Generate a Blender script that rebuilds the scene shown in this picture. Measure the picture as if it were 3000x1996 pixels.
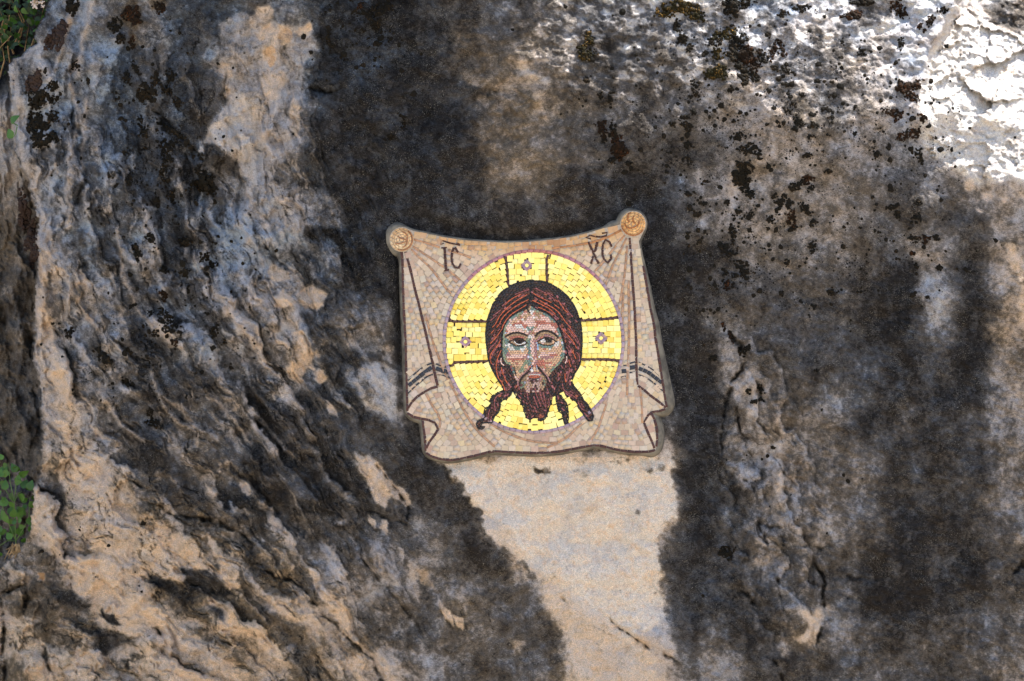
import bpy, math, random
import numpy as np
from math import radians, sin, cos, pi, atan2, hypot

random.seed(7); RNG = np.random.default_rng(7)
for o in list(bpy.data.objects): bpy.data.objects.remove(o)
SC = bpy.context.scene
ZC = 3.0            # camera height above the ground, metres
DIST = 10.0         # camera to wall, metres

# ------------------------------------------------------------------ camera
cam = bpy.data.cameras.new('camera'); camo = bpy.data.objects.new('camera', cam)
SC.collection.objects.link(camo); SC.camera = camo
camo.location = (0, -DIST, ZC); camo.rotation_euler = (radians(90), 0, 0)
cam.sensor_width = 36.0; cam.lens = 36.0 * DIST / 6.0
cam.clip_start = 0.05; cam.clip_end = 2000

# ------------------------------------------------------------------ light
SUN = (0.36, 0.115, 0.92)
n_ = math.sqrt(sum(c*c for c in SUN)); SUN = tuple(c/n_ for c in SUN)
elev = math.asin(SUN[2]); azim = math.atan2(SUN[0], SUN[1])
world = bpy.data.worlds.new('World'); SC.world = world; world.use_nodes = True
wn = world.node_tree; wn.nodes.clear()
sky = wn.nodes.new('ShaderNodeTexSky'); sky.sky_type = 'NISHITA'; sky.sun_disc = False
sky.sun_elevation = elev; sky.sun_rotation = azim
sky.air_density = 1.0; sky.dust_density = 1.5; sky.ozone_density = 1.0
bg = wn.nodes.new('ShaderNodeBackground'); bg.inputs['Strength'].default_value = 0.13
wo = wn.nodes.new('ShaderNodeOutputWorld')
wn.links.new(sky.outputs[0], bg.inputs[0]); wn.links.new(bg.outputs[0], wo.inputs[0])
sl = bpy.data.lights.new('sun', 'SUN'); sl.energy = 5.0; sl.angle = radians(0.55); sl.color = (1, 0.97, 0.92)
so = bpy.data.objects.new('sun', sl); SC.collection.objects.link(so)
import mathutils
so.rotation_euler = mathutils.Vector(SUN).to_track_quat('Z', 'Y').to_euler()
so.location = (4, -2, 12)
SC.view_settings.view_transform = 'Standard'; SC.view_settings.look = 'None'
SC.view_settings.gamma = 1.0; SC.view_settings.use_curve_mapping = False
SC.view_settings.exposure = 1.62
try: SC.cycles.max_bounces = 8; SC.cycles.diffuse_bounces = 4
except Exception: pass

# ------------------------------------------------------------------ helpers
def lin(c):
    out = []
    for v in c[:3]:
        v = v/255.0
        out.append(v/12.92 if v <= 0.04045 else ((v+0.055)/1.055)**2.4)
    return tuple(out)

def W(px, py, y=0.0):
    s = (DIST + y) / DIST / 500.0
    return ((px-1500)*s, y, (998-py)*s + ZC)

def Wa(px, py, y):
    s = (DIST + y) / DIST / 500.0
    return np.stack([(px-1500)*s, y, (998-py)*s + ZC], axis=-1)

def link(o, parent=None):
    SC.collection.objects.link(o)
    if parent is not None: o.parent = parent
    return o

def mesh_np(name, V, F, mat=None, smooth=False, attrs=None):
    """V (n,3) array, F (m,4) or (m,3) int array"""
    V = np.asarray(V, dtype=np.float32); F = np.asarray(F, dtype=np.int32)
    me = bpy.data.meshes.new(name)
    me.vertices.add(len(V)); me.vertices.foreach_set('co', V.ravel())
    k = F.shape[1]
    me.loops.add(F.size); me.loops.foreach_set('vertex_index', F.ravel())
    me.polygons.add(len(F))
    me.polygons.foreach_set('loop_start', np.arange(0, F.size, k, dtype=np.int32))
    me.polygons.foreach_set('loop_total', np.full(len(F), k, dtype=np.int32))
    if smooth: me.polygons.foreach_set('use_smooth', np.ones(len(F), dtype=bool))
    if attrs:
        for an, (dom, arr) in attrs.items():
            a = me.attributes.new(an, 'FLOAT_COLOR', dom)
            a.data.foreach_set('color', np.asarray(arr, dtype=np.float32).ravel())
    if mat: me.materials.append(mat)
    me.update(calc_edges=True); me.validate()
    return me

def mesh_py(name, V, F, mat=None, smooth=False):
    me = bpy.data.meshes.new(name); me.from_pydata([tuple(v) for v in V], [], [tuple(f) for f in F])
    if smooth:
        for p in me.polygons: p.use_smooth = True
    if mat: me.materials.append(mat)
    me.update(); return me

def tag(o, label=None, cat=None, group=None, kind=None):
    if label: o['label'] = label
    if cat: o['category'] = cat
    if group: o['group'] = group
    if kind: o['kind'] = kind
    return o

# -------- vectorised gradient noise
_perm = RNG.permutation(512).astype(np.int32)
_ang = RNG.random(512).astype(np.float32) * 2*np.pi
_gx = np.cos(_ang); _gy = np.sin(_ang)
def perlin(x, y, seed=0):
    x = np.asarray(x, dtype=np.float32); y = np.asarray(y, dtype=np.float32)
    xi = np.floor(x).astype(np.int32); yi = np.floor(y).astype(np.int32)
    xf = x - xi; yf = y - yi
    u = xf*xf*xf*(xf*(xf*6-15)+10); v = yf*yf*yf*(yf*(yf*6-15)+10)
    def g(ix, iy, fx, fy):
        h = _perm[(_perm[(ix + seed*37) & 511] + iy*7 + seed) & 511]
        return _gx[h]*fx + _gy[h]*fy
    a = g(xi, yi, xf, yf); b = g(xi+1, yi, xf-1, yf)
    c = g(xi, yi+1, xf, yf-1); d = g(xi+1, yi+1, xf-1, yf-1)
    return ((a + u*(b-a)) + v*((c + u*(d-c)) - (a + u*(b-a)))) * 1.5
def fbm(x, y, oct=4, seed=0, gain=0.5, lac=2.03):
    s = 0; a = 1.0; t = 0; 
    for i in range(oct):
        x, y = x*0.7986-y*0.6018, x*0.6018+y*0.7986
        s = s + a*perlin(x, y, seed+i*5); t += a*a; a *= gain; x = x*lac+13.7; y = y*lac+7.3
    return s/math.sqrt(t)
def ridged(x, y, oct=4, seed=0):
    s = 0; a = 1.0; t = 0
    for i in range(oct):
        x, y = x*0.7986-y*0.6018, x*0.6018+y*0.7986
        s = s + a*(1-np.abs(perlin(x, y, seed+i*5))*2); t += a; a *= 0.5; x = x*2.1+3.1; y = y*2.1+5.2
    return s/t
def sst(a, b, x):
    t = np.clip((x-a)/(b-a), 0, 1); return t*t*(3-2*t)

def polydist(X, Y, pts, R=1e9):
    """distance to a polyline, with the side sign and run parameter; full arrays, windowed"""
    D = np.full(X.shape, 1e6, dtype=np.float32)
    for (x0, y0), (x1, y1) in zip(pts[:-1], pts[1:]):
        dx, dy = x1-x0, y1-y0; L2 = dx*dx+dy*dy+1e-9
        m = (X > min(x0, x1)-R) & (X < max(x0, x1)+R) & (Y > min(y0, y1)-R) & (Y < max(y0, y1)+R)
        if not m.any(): continue
        xs = X[m]; ys = Y[m]
        t = np.clip(((xs-x0)*dx+(ys-y0)*dy)/L2, 0, 1)
        d = np.hypot(xs-x0-t*dx, ys-y0-t*dy)
        D[m] = np.minimum(D[m], d)
    return D
def inpoly(X, Y, poly):
    ins = np.zeros(X.shape, dtype=bool); n = len(poly)
    for i in range(n):
        x0, y0 = poly[i]; x1, y1 = poly[(i+1) % n]
        if y0 == y1: continue
        c = ((y0 > Y) != (y1 > Y)) & (X < (x1-x0)*(Y-y0)/(y1-y0)+x0)
        ins ^= c
    return ins
def sdpoly(X, Y, poly, R=120):
    d = polydist(X, Y, list(poly)+[poly[0]], R)
    d = np.minimum(d, R)
    return np.where(inpoly(X, Y, poly), -d, d)
def windowed(fn, X, Y, poly, pad):
    xs = [p[0] for p in poly]; ys = [p[1] for p in poly]
    return (X > min(xs)-pad) & (X < max(xs)+pad) & (Y > min(ys)-pad) & (Y < max(ys)+pad)

# ------------------------------------------------------------------ materials
def newmat(name):
    m = bpy.data.materials.new(name); m.use_nodes = True
    nt = m.node_tree; nt.nodes.clear()
    out = nt.nodes.new('ShaderNodeOutputMaterial'); b = nt.nodes.new('ShaderNodeBsdfPrincipled')
    nt.links.new(b.outputs[0], out.inputs[0]); return m, nt, b
def N(nt, t, **k):
    n = nt.nodes.new(t)
    for a, v in k.items():
        if a in n.inputs: n.inputs[a].default_value = v
        else: setattr(n, a, v)
    return n
def mixc(nt, fac, a, b, mode='MIX'):
    n = nt.nodes.new('ShaderNodeMix'); n.data_type = 'RGBA'; n.blend_type = mode
    for sock, v in ((n.inputs[0], fac), (n.inputs[6], a), (n.inputs[7], b)):
        if hasattr(v, 'links') or isinstance(v, bpy.types.NodeSocket): nt.links.new(v, sock)
        elif isinstance(v, (int, float)): sock.default_value = v
        else: sock.default_value = (*v[:3], 1)
    return n.outputs[2]
def math_(nt, op, a, b=None, c=None, clamp=False):
    n = nt.nodes.new('ShaderNodeMath'); n.operation = op; n.use_clamp = clamp
    for i, v in enumerate((a, b, c)):
        if v is None: continue
        if isinstance(v, bpy.types.NodeSocket): nt.links.new(v, n.inputs[i])
        else: n.inputs[i].default_value = v
    return n.outputs[0]
def mapr(nt, v, a, b, c=0.0, d=1.0, smooth=True):
    n = nt.nodes.new('ShaderNodeMapRange'); n.interpolation_type = 'SMOOTHSTEP' if smooth else 'LINEAR'
    nt.links.new(v, n.inputs[0])
    for i, x in enumerate((a, b, c, d)): n.inputs[i+1].default_value = x
    return n.outputs[0]
def noise(nt, vec, scale, detail=3, rough=0.55, dist=0.0):
    n = N(nt, 'ShaderNodeTexNoise'); n.inputs['Scale'].default_value = scale
    n.inputs['Detail'].default_value = detail; n.inputs['Roughness'].default_value = rough
    n.inputs['Distortion'].default_value = dist
    nt.links.new(vec, n.inputs['Vector']); return n.outputs[0]

def rock_material():
    m, nt, b = newmat('limestone')
    geo = N(nt, 'ShaderNodeNewGeometry'); P = geo.outputs['Position']
    at = N(nt, 'ShaderNodeAttribute', attribute_name='mask'); sep = N(nt, 'ShaderNodeSeparateColor')
    nt.links.new(at.outputs['Color'], sep.inputs[0])
    D, T, O = sep.outputs[0], sep.outputs[1], sep.outputs[2]; A = at.outputs['Alpha']
    mp = N(nt, 'ShaderNodeMapping'); nt.links.new(P, mp.inputs[0]); mp.inputs['Scale'].default_value = (1, 1, 2.4)
    mp.inputs['Rotation'].default_value = (0, radians(18), 0)
    nf = noise(nt, P, 26, 6, 0.66); nff = noise(nt, mp.outputs[0], 78, 5, 0.78); nm = noise(nt, P, 7, 5, 0.6, 0.6)
    # clean stone: cool grey to warm tan
    tt = math_(nt, 'ADD', T, math_(nt, 'MULTIPLY', math_(nt, 'SUBTRACT', nm, 0.5), 0.55), clamp=True)
    clean = mixc(nt, tt, (0.355, 0.405, 0.475), (0.80, 0.56, 0.365))
    pale = mixc(nt, mapr(nt, nf, 0.30, 0.6), clean, (0.95, 0.86, 0.74))
    clean = mixc(nt, A, clean, pale)
    clean = mixc(nt, O, clean, (0.42, 0.21, 0.075))
    var = mapr(nt, nff, 0.25, 0.75, 0.66, 1.26, False)
    clean = mixc(nt, 1.0, clean, var, 'MULTIPLY')
    # dark biofilm
    film = mixc(nt, mapr(nt, nf, 0.35, 0.68), (0.0050, 0.0050, 0.0054), (0.031, 0.029, 0.029))
    filmw = mixc(nt, mapr(nt, tt, 0.25, 0.75), film, (0.046, 0.033, 0.022))
    film = mixc(nt, 0.42, film, filmw)
    dd = math_(nt, 'ADD', D, math_(nt, 'MULTIPLY', math_(nt, 'SUBTRACT', nff, 0.5), 1.35))
    dd = math_(nt, 'ADD', dd, math_(nt, 'MULTIPLY', math_(nt, 'SUBTRACT', nf, 0.5), 0.70))
    thin = mixc(nt, tt, (0.088, 0.103, 0.126), (0.215, 0.155, 0.096))
    thin = mixc(nt, 1.0, thin, mapr(nt, nff, 0.25, 0.75, 0.55, 1.45, False), 'MULTIPLY')
    c1 = mapr(nt, dd, 0.02, 0.48, 0, 1, False); c2 = mapr(nt, dd, 0.42, 0.92, 0, 1, False)
    col = mixc(nt, c2, mixc(nt, c1, clean, thin), film)
    # pale mineral flecks on the film
    fl = noise(nt, P, 190, 2, 0.5); fl2 = noise(nt, P, 9, 3, 0.5)
    fleck = math_(nt, 'MULTIPLY', mapr(nt, fl, 0.60, 0.72), mapr(nt, fl2, 0.38, 0.62))
    col = mixc(nt, math_(nt, 'MULTIPLY', fleck, 0.62), col, (0.40, 0.36, 0.29))
    # black pin-prick colonies
    vo = N(nt, 'ShaderNodeTexVoronoi'); vo.inputs['Scale'].default_value = 62; nt.links.new(P, vo.inputs['Vector'])
    at2 = N(nt, 'ShaderNodeAttribute', attribute_name='mask2'); sp2 = N(nt, 'ShaderNodeSeparateColor')
    nt.links.new(at2.outputs['Color'], sp2.inputs[0])
    vsep = N(nt, 'ShaderNodeSeparateColor'); nt.links.new(vo.outputs['Color'], vsep.inputs[0])
    rad = math_(nt, 'MULTIPLY', math_(nt, 'SUBTRACT', vsep.outputs[0], 0.25), math_(nt, 'MULTIPLY', sp2.outputs[0], 0.62))
    pin = math_(nt, 'LESS_THAN', vo.outputs['Distance'], rad)
    col = mixc(nt, math_(nt, 'MULTIPLY', pin, 0.9), col, (0.012, 0.010, 0.009))
    vo2 = N(nt, 'ShaderNodeTexVoronoi'); vo2.inputs['Scale'].default_value = 130; nt.links.new(P, vo2.inputs['Vector'])
    pin2 = math_(nt, 'LESS_THAN', vo2.outputs['Distance'], math_(nt, 'MULTIPLY', sp2.outputs[0], 0.28))
    col = mixc(nt, math_(nt, 'MULTIPLY', pin2, 0.75), col, (0.015, 0.013, 0.012))
    gr = noise(nt, P, 210, 3, 0.75); gr2 = noise(nt, mp.outputs[0], 120, 2, 0.6)
    col = mixc(nt, 1.0, col, mapr(nt, gr, 0.3, 0.7, 0.62, 1.42, False), 'MULTIPLY')
    col = mixc(nt, 1.0, col, mapr(nt, gr2, 0.3, 0.7, 0.80, 1.22, False), 'MULTIPLY')
    nt.links.new(col, b.inputs['Base Color'])
    b.inputs['Roughness'].default_value = 0.92
    b.inputs['Specular IOR Level'].default_value = 0.08
    hh = math_(nt, 'ADD', math_(nt, 'MULTIPLY', nf, 1.0), math_(nt, 'MULTIPLY', nff, 0.7))
    hh = math_(nt, 'ADD', hh, math_(nt, 'MULTIPLY', nm, 1.6)); hh = math_(nt, 'ADD', hh, math_(nt, 'MULTIPLY', gr, 0.22))
    bump = N(nt, 'ShaderNodeBump'); bump.inputs['Strength'].default_value = 1.0; bump.inputs['Distance'].default_value = 0.018
    nt.links.new(hh, bump.inputs['Height']); nt.links.new(bump.outputs[0], b.inputs['Normal'])
    return m

def simple(name, col, rough=0.8, amp=0.25, scale=60, bump=0.3, bdist=0.002, spec=0.3, metal=0.0, col2=None, sub=0):
    m, nt, b = newmat(name)
    P = N(nt, 'ShaderNodeNewGeometry').outputs['Position']
    n1 = noise(nt, P, scale, 4, 0.6)
    if col2 is None: col2 = tuple(c*(1-amp*1.6) for c in col)
    c = mixc(nt, mapr(nt, n1, 0.3, 0.7), col2, col)
    nt.links.new(c, b.inputs['Base Color'])
    b.inputs['Roughness'].default_value = rough; b.inputs['Specular IOR Level'].default_value = spec
    b.inputs['Metallic'].default_value = metal
    if bump:
        bn = N(nt, 'ShaderNodeBump'); bn.inputs['Strength'].default_value = bump; bn.inputs['Distance'].default_value = bdist
        nt.links.new(n1, bn.inputs['Height']); nt.links.new(bn.outputs[0], b.inputs['Normal'])
    return m

def tile_material(name, from_object, rough, spec, amp, metal=0.0, bumpd=0.0015, stain=False):
    m, nt, b = newmat(name)
    P = N(nt, 'ShaderNodeNewGeometry').outputs['Position']
    if from_object: src = N(nt, 'ShaderNodeObjectInfo').outputs['Color']
    else: src = N(nt, 'ShaderNodeAttribute', attribute_name='tint').outputs['Color']
    n1 = noise(nt, P, 75, 4, 0.65, 0.5); n2 = noise(nt, P, 240, 2, 0.5)
    f = math_(nt, 'ADD', mapr(nt, n1, 0.25, 0.75, 1-amp, 1+amp, False), math_(nt, 'MULTIPLY', math_(nt, 'SUBTRACT', n2, 0.5), amp))
    c = mixc(nt, 1.0, src, f, 'MULTIPLY')
    if stain:
        # ochre seep staining under the top edge of the panel
        sp = N(nt, 'ShaderNodeSeparateXYZ'); nt.links.new(P, sp.inputs[0])
        nz = noise(nt, P, 5, 4, 0.6)
        top = math_(nt, 'ADD', sp.outputs[2], math_(nt, 'MULTIPLY', math_(nt, 'SUBTRACT', nz, 0.5), 0.16))
        x2 = math_(nt, 'MULTIPLY', math_(nt, 'SUBTRACT', sp.outputs[0], 0.06), math_(nt, 'SUBTRACT', sp.outputs[0], 0.06))
        top = math_(nt, 'SUBTRACT', top, math_(nt, 'MULTIPLY', x2, 0.22))
        st = mapr(nt, top, ZC+0.44, ZC+0.57, 0, 0.9)
        c = mixc(nt, st, c, mixc(nt, 1.0, c, (1.0, 0.74, 0.44), 'MULTIPLY'))
    nt.links.new(c, b.inputs['Base Color'])
    b.inputs['Roughness'].default_value = rough; b.inputs['Specular IOR Level'].default_value = spec
    b.inputs['Metallic'].default_value = metal
    bn = N(nt, 'ShaderNodeBump'); bn.inputs['Strength'].default_value = 0.5; bn.inputs['Distance'].default_value = bumpd
    nt.links.new(n1, bn.inputs['Height']); nt.links.new(bn.outputs[0], b.inputs['Normal'])
    return m

def moss_material(name, dark, tip, amt):
    m, nt, b = newmat(name)
    P = N(nt, 'ShaderNodeNewGeometry').outputs['Position']
    n1 = noise(nt, P, 120, 3, 0.7); n2 = noise(nt, P, 18, 2, 0.5)
    k = math_(nt, 'MULTIPLY', mapr(nt, n1, 0.5, 0.68), mapr(nt, n2, 0.4, 0.65))
    c = mixc(nt, math_(nt, 'MULTIPLY', k, amt), dark, tip)
    nt.links.new(c, b.inputs['Base Color']); b.inputs['Roughness'].default_value = 0.95
    b.inputs['Specular IOR Level'].default_value = 0.1
    bn = N(nt, 'ShaderNodeBump'); bn.inputs['Strength'].default_value = 1.0; bn.inputs['Distance'].default_value = 0.008
    nt.links.new(n1, bn.inputs['Height']); nt.links.new(bn.outputs[0], b.inputs['Normal'])
    return m

def leaf_material(name, c1, c2):
    m, nt, b = newmat(name)
    oi = N(nt, 'ShaderNodeObjectInfo'); P = N(nt, 'ShaderNodeNewGeometry').outputs['Position']
    n1 = noise(nt, P, 25, 2, 0.5)
    f = math_(nt, 'ADD', math_(nt, 'MULTIPLY', oi.outputs['Random'], 0.5), math_(nt, 'MULTIPLY', n1, 0.6), clamp=True)
    c = mixc(nt, f, c1, c2); nt.links.new(c, b.inputs['Base Color'])
    b.inputs['Roughness'].default_value = 0.5
    out = [n for n in nt.nodes if n.type == 'OUTPUT_MATERIAL'][0]
    tr = N(nt, 'ShaderNodeBsdfTranslucent'); nt.links.new(mixc(nt, 0.5, c, (0.12, 0.22, 0.03)), tr.inputs['Color'])
    ms = N(nt, 'ShaderNodeMixShader'); ms.inputs[0].default_value = 0.3
    nt.links.new(b.outputs[0], ms.inputs[1]); nt.links.new(tr.outputs[0], ms.inputs[2]); nt.links.new(ms.outputs[0], out.inputs[0])
    return m

M_ROCK = rock_material()
M_GROUND = simple('gravel_ground', (0.40, 0.34, 0.262), 0.95, 0.3, 9, 0.6, 0.03)
M_MORTAR = simple('cement_mortar', (0.20, 0.172, 0.13), 0.95, 0.25, 14, 0.7, 0.004, col2=(0.08, 0.070, 0.056))
M_GROUT_L = simple('pale_grout', (0.48, 0.39, 0.30), 0.95, 0.2, 90)
M_GROUT_F = simple('face_grout', (0.20, 0.13, 0.10), 0.95, 0.2, 90)
M_GROUT_D = simple('dark_grout', (0.035, 0.022, 0.014), 0.95, 0.2, 90)
M_TILE = tile_material('stone_tile', False, 0.72, 0.3, 0.13, stain=True)
M_TILE_O = tile_material('stone_tile_single', True, 0.72, 0.3, 0.13, stain=True)
M_GOLD = tile_material('gold_tile', False, 0.42, 0.5, 0.05, 0.0, 0.0006)
M_GOLD_O = tile_material('gold_tile_single', True, 0.42, 0.5, 0.05, 0.0, 0.0006)
M_SMALTI = tile_material('smalti_tile', False, 0.5, 0.35, 0.12)
M_MOSS = moss_material('dark_moss', (0.012, 0.010, 0.007), (0.10, 0.055, 0.02), 0.55)
M_MOSS_R = moss_material('rusty_moss', (0.016, 0.010, 0.006), (0.16, 0.05, 0.014), 0.8)
M_MOSS_G = moss_material('golden_moss', (0.018, 0.015, 0.006), (0.33, 0.17, 0.035), 0.9)
M_LEAF = leaf_material('green_leaf', (0.022, 0.075, 0.007), (0.085, 0.19, 0.018))
M_LEAF_D = leaf_material('dark_leaf', (0.006, 0.020, 0.003), (0.030, 0.065, 0.010))
M_STEM = simple('green_stem', (0.12, 0.20, 0.05), 0.6, 0.2, 40)
M_DRY = simple('dry_stem', (0.42, 0.27, 0.13), 0.8, 0.3, 40)
M_DRYF = simple('dry_flower', (0.62, 0.52, 0.46), 0.9, 0.3, 90)

# ================================================================== THE CLIFF
GD = [  # share of dark biofilm, one row per 100 px of the photo (0 clean .. 9 black)
"553556764788776656555443453224",
"534556534877866557655445543223",
"434566434788876556665555544212",
"345566323788976566665545544312",
"355567423889977556676554555422",
"344667536888876677865445566544",
"444666423788887778875445566664",
"535566324789999999987655566474",
"634565434667999999887666678474",
"734565533656999999977566678584",
"734565544565999999978467667685",
"734666653753999999978556567774",
"744665563674999999958655576764",
"632565677757752111238635567775",
"552365576666672000138745567775",
"352136565666566100048655568776",
"352123455445566310057656678786",
"352127545445646621057766688876",
"334123444455665673125776467665",
"443433245433456566313577666765"]
GT = [  # grey-blue 0 .. tan 9
"544563364334454544434324443345",
"544353575333455654444434443345",
"444343575333456665555545444455",
"544253666433256765555556554456",
"554253566333256765555566554466",
"554454656443456665445656665566",
"554454345333445665445566655555",
"665555334334555555345566554547",
"666655567454555555345555554447",
"676655667445555555345555444447",
"677655677545555555436554434447",
"577656666535555555436555434446",
"676655656555555555436565545445",
"577656654674476767873456664546",
"558855544445466557883456555556",
"657986654444447764573445555555",
"657898767546546986764466555545",
"667787765654575698753444455555",
"766787888854466499754459455555",
"777688878776455599954556455556"]
GD = np.array([[int(c) for c in r[:30].ljust(30, r[-1])] for r in GD], dtype=np.float32)/9
GT = np.array([[int(c) for c in r[:30].ljust(30, r[-1])] for r in GT], dtype=np.float32)/9
def gsample(G, X, Y):
    gx = np.clip(X/100-0.5, 0, 28.999); gy = np.clip(Y/100-0.5, 0, 18.999)
    i = gx.astype(int); j = gy.astype(int); u = gx-i; v = gy-j
    u = u*u*(3-2*u); v = v*v*(3-2*v)
    return (G[j, i]*(1-u)+G[j, i+1]*u)*(1-v) + (G[j+1, i]*(1-u)+G[j+1, i+1]*u)*v

xs = np.concatenate([np.arange(-2600, -300, 90), np.arange(-300, -30, 12), np.arange(-30, 3030, 3), np.arange(3030, 3300, 12), np.arange(3300, 5700, 90)]).astype(np.float32)
ys = np.concatenate([np.arange(-2200, -300, 90), np.arange(-300, -30, 12), np.arange(-30, 2026, 3), np.arange(2026, 2200, 12), np.arange(2200, 2760, 60)]).astype(np.float32)
X, Y = np.meshgrid(xs, ys); NY, NX = X.shape

# domain warps
wx = fbm(X/90, Y/90, 4, 1); wy = fbm(X/90, Y/90, 4, 2)
wx2 = fbm(X/22, Y/22, 3, 3); wy2 = fbm(X/22, Y/22, 3, 4)
WXc = X + 34*wx + 9*wx2; WYc = Y + 34*wy + 9*wy2        # strong warp for the stains
WXs = X + 9*wx + 5*wx2; WYs = Y + 9*wy + 5*wy2          # light warp for placed shapes

# strata coordinate: near vertical at the left edge, swinging down to the right
Ax = sst(-600, 1000, X)
soft = np.logaddexp(0, (Y-640)/160)*160
U = X - (0.10*(Y-300)) - Ax*0.56*soft*sst(2600, 700, X)**0.5 + 20*wx
Vv = Y + 0.45*X
leftness = sst(1500, 700, X)
strat_n = fbm(U/42, Vv/260, 4, 11)
strat_r = ridged(U/78 + 3, Vv/430, 4, 12)
strat_f = fbm(U/15, Vv/85, 3, 13)
b1 = fbm(X/260, Y/260, 3, 21); b2 = fbm(X/95, Y/95, 4, 22); b3 = fbm(X/30, Y/30, 4, 23); b4 = fbm(X/10, Y/10, 2, 24)
sc = ridged(WXs/120, WYs/95, 4, 25)          # scallops

# ---------- masks
D = gsample(GD, WXc, WYc); D = 0.55 + (D-0.60)*(1.25+0.22*sst(1300, 1700, X)); T = gsample(GT, WXc, WYc)
O = np.zeros_like(D); A = np.zeros_like(D)
n_str = np.where(X < 1500, strat_n, fbm(WXs/60, WYs/170, 4, 31))
D = D + (0.30*strat_n + 0.16*strat_f)*leftness*sst(500, 900, Y + X*0.3) + 0.20*b2*1.0 + 0.19*b3 + 0.15*b4
D = D + (1-leftness)*0.12*fbm(WXs/45, WYs/200, 3, 32)
D = D + (0.02 - 0.05*sst(1100, 1400, Y))*sst(1300, 1700, X)*sst(0.15, 0.4, D)
T = T - 0.24*leftness*sst(1500, 1000, Y) - 0.05 + 0.16*sst(1250, 1600, Y)*leftness + 0.20*b2 + 0.14*b3 + 0.12*strat_n*leftness

def patch(poly, d=None, t=None, o=None, a=None, edge=8, k=1.0, warp=1.0):
    """lay a stain of its own shape over the masks"""
    global D, T, O, A
    m = windowed(None, X, Y, poly, 60+edge)
    xx = (X + (WXs-X)*warp)[m]; yy = (Y + (WYs-Y)*warp)[m]
    s = sst(edge, -edge, sdpoly(xx, yy, poly))*k
    for nm, v in (('D', d), ('T', t), ('O', o), ('A', a)):
        if v is None: continue
        G = globals()[nm]; g = G[m]; var = (g - np.clip(g, 0.2, 0.8)*0)*0.0
        G[m] = g*(1-s) + (v + (0.12*b2[m] + 0.17*b3[m] + 0.10*b4[m])*(1.0 if nm in 'DT' else 0.6))*s
def ell(cx, cy, rx, ry, ang=0, n=14):
    c, s = cos(radians(ang)), sin(radians(ang)); r = random.Random(int(cx*7+cy))
    out = []
    for i in range(n):
        a = 2*pi*i/n; q = r.uniform(0.75, 1.2); ex, ey = rx*q*cos(a), ry*q*sin(a)
        out.append((cx+ex*c-ey*s, cy+ex*s+ey*c))
    return out
def zz(pts, ox, oy, s=2.357): return [(ox+x/s, oy+y/s) for x, y in pts]

# pale rock column left of centre
patch([(640,70),(700,35),(790,60),(900,85),(925,140),(885,200),(892,262),(878,330),(868,400),(842,450),(800,520),(770,560),(700,505),(640,455),(577,447),(622,370),(666,292),(640,200)], 0.16, 0.45, edge=9, k=0.8)
patch(zz([(1570,690),(1500,830),(1440,900),(1360,1050),(1500,1010),(1620,1120),(1700,1230),(1768,1290),(1768,700),(1650,640)],0,0), 0.05, 0.52, a=0.3, edge=7, k=0.85)
patch([(860,270),(885,320),(880,380),(862,405),(850,370),(858,310)], 0.02, 0.85, edge=5)
patch([(865,95),(900,70),(915,95),(890,110)], 0.05, 0.8, edge=5)
for e in [(788,115,34,36,0),(840,105,30,24,30),(835,118,22,24,0),(790,155,24,20,0),(775,40,26,22,0),(800,240,40,45,20),(640,265,34,26,20),(650,205,34,24,20),(757,330,22,30,0)]:
    patch(ell(*e), 0.08, 0.85, edge=7, k=0.85)
for e in [(842,108,20,22,10),(793,153,18,12,0),(798,178,10,12,0)]: patch(ell(*e), 0.0, 0.9, 0.5, edge=3, k=0.8)
patch(zz([(330,1280),(480,1330),(590,1400),(600,1568),(0,1568),(0,1300),(200,1250)],750,0), 0.15, 0.35, edge=14, k=0.7)
# dark sheet between the pale slab and the left
patch(zz([(1240,420),(1480,420),(1560,680),(1440,870),(1330,1010),(1250,900),(1280,700)],0,0), 0.78, 0.35, edge=14, k=0.8)
patch(zz([(1400,980),(1500,1000),(1650,1130),(1700,1250),(1600,1240),(1420,1120)],0,0), 0.75, 0.4, edge=8, k=0.8)
# centre top dark mass
patch([(1000,260),(1150,200),(1320,210),(1400,330),(1390,560),(1360,660),(1190,640),(1120,690),(1010,650),(960,560),(880,470),(900,380),(940,330)], 0.85, 0.40, edge=30, k=0.62, warp=1.5)
patch([(1190,300),(1340,310),(1350,420),(1290,420),(1200,390)], 0.98, 0.25, edge=10, k=0.6)
patch([(1390,150),(1500,130),(1560,200),(1600,320),(1640,520),(1540,560),(1420,560),(1410,380),(1450,290),(1400,230)], 0.45, 0.82, edge=30, k=0.6, warp=1.5)
patch([(1500,165),(1540,180),(1585,270),(1600,350),(1580,350),(1555,260)], 0.25, 0.85, edge=10, k=0.5)
for e in [(1395,232,40,18,15),(1420,300,26,12,35),(1345,105,14,12,0)]: patch(ell(*e), 0.3, 0.75, edge=8, k=0.6)
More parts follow.
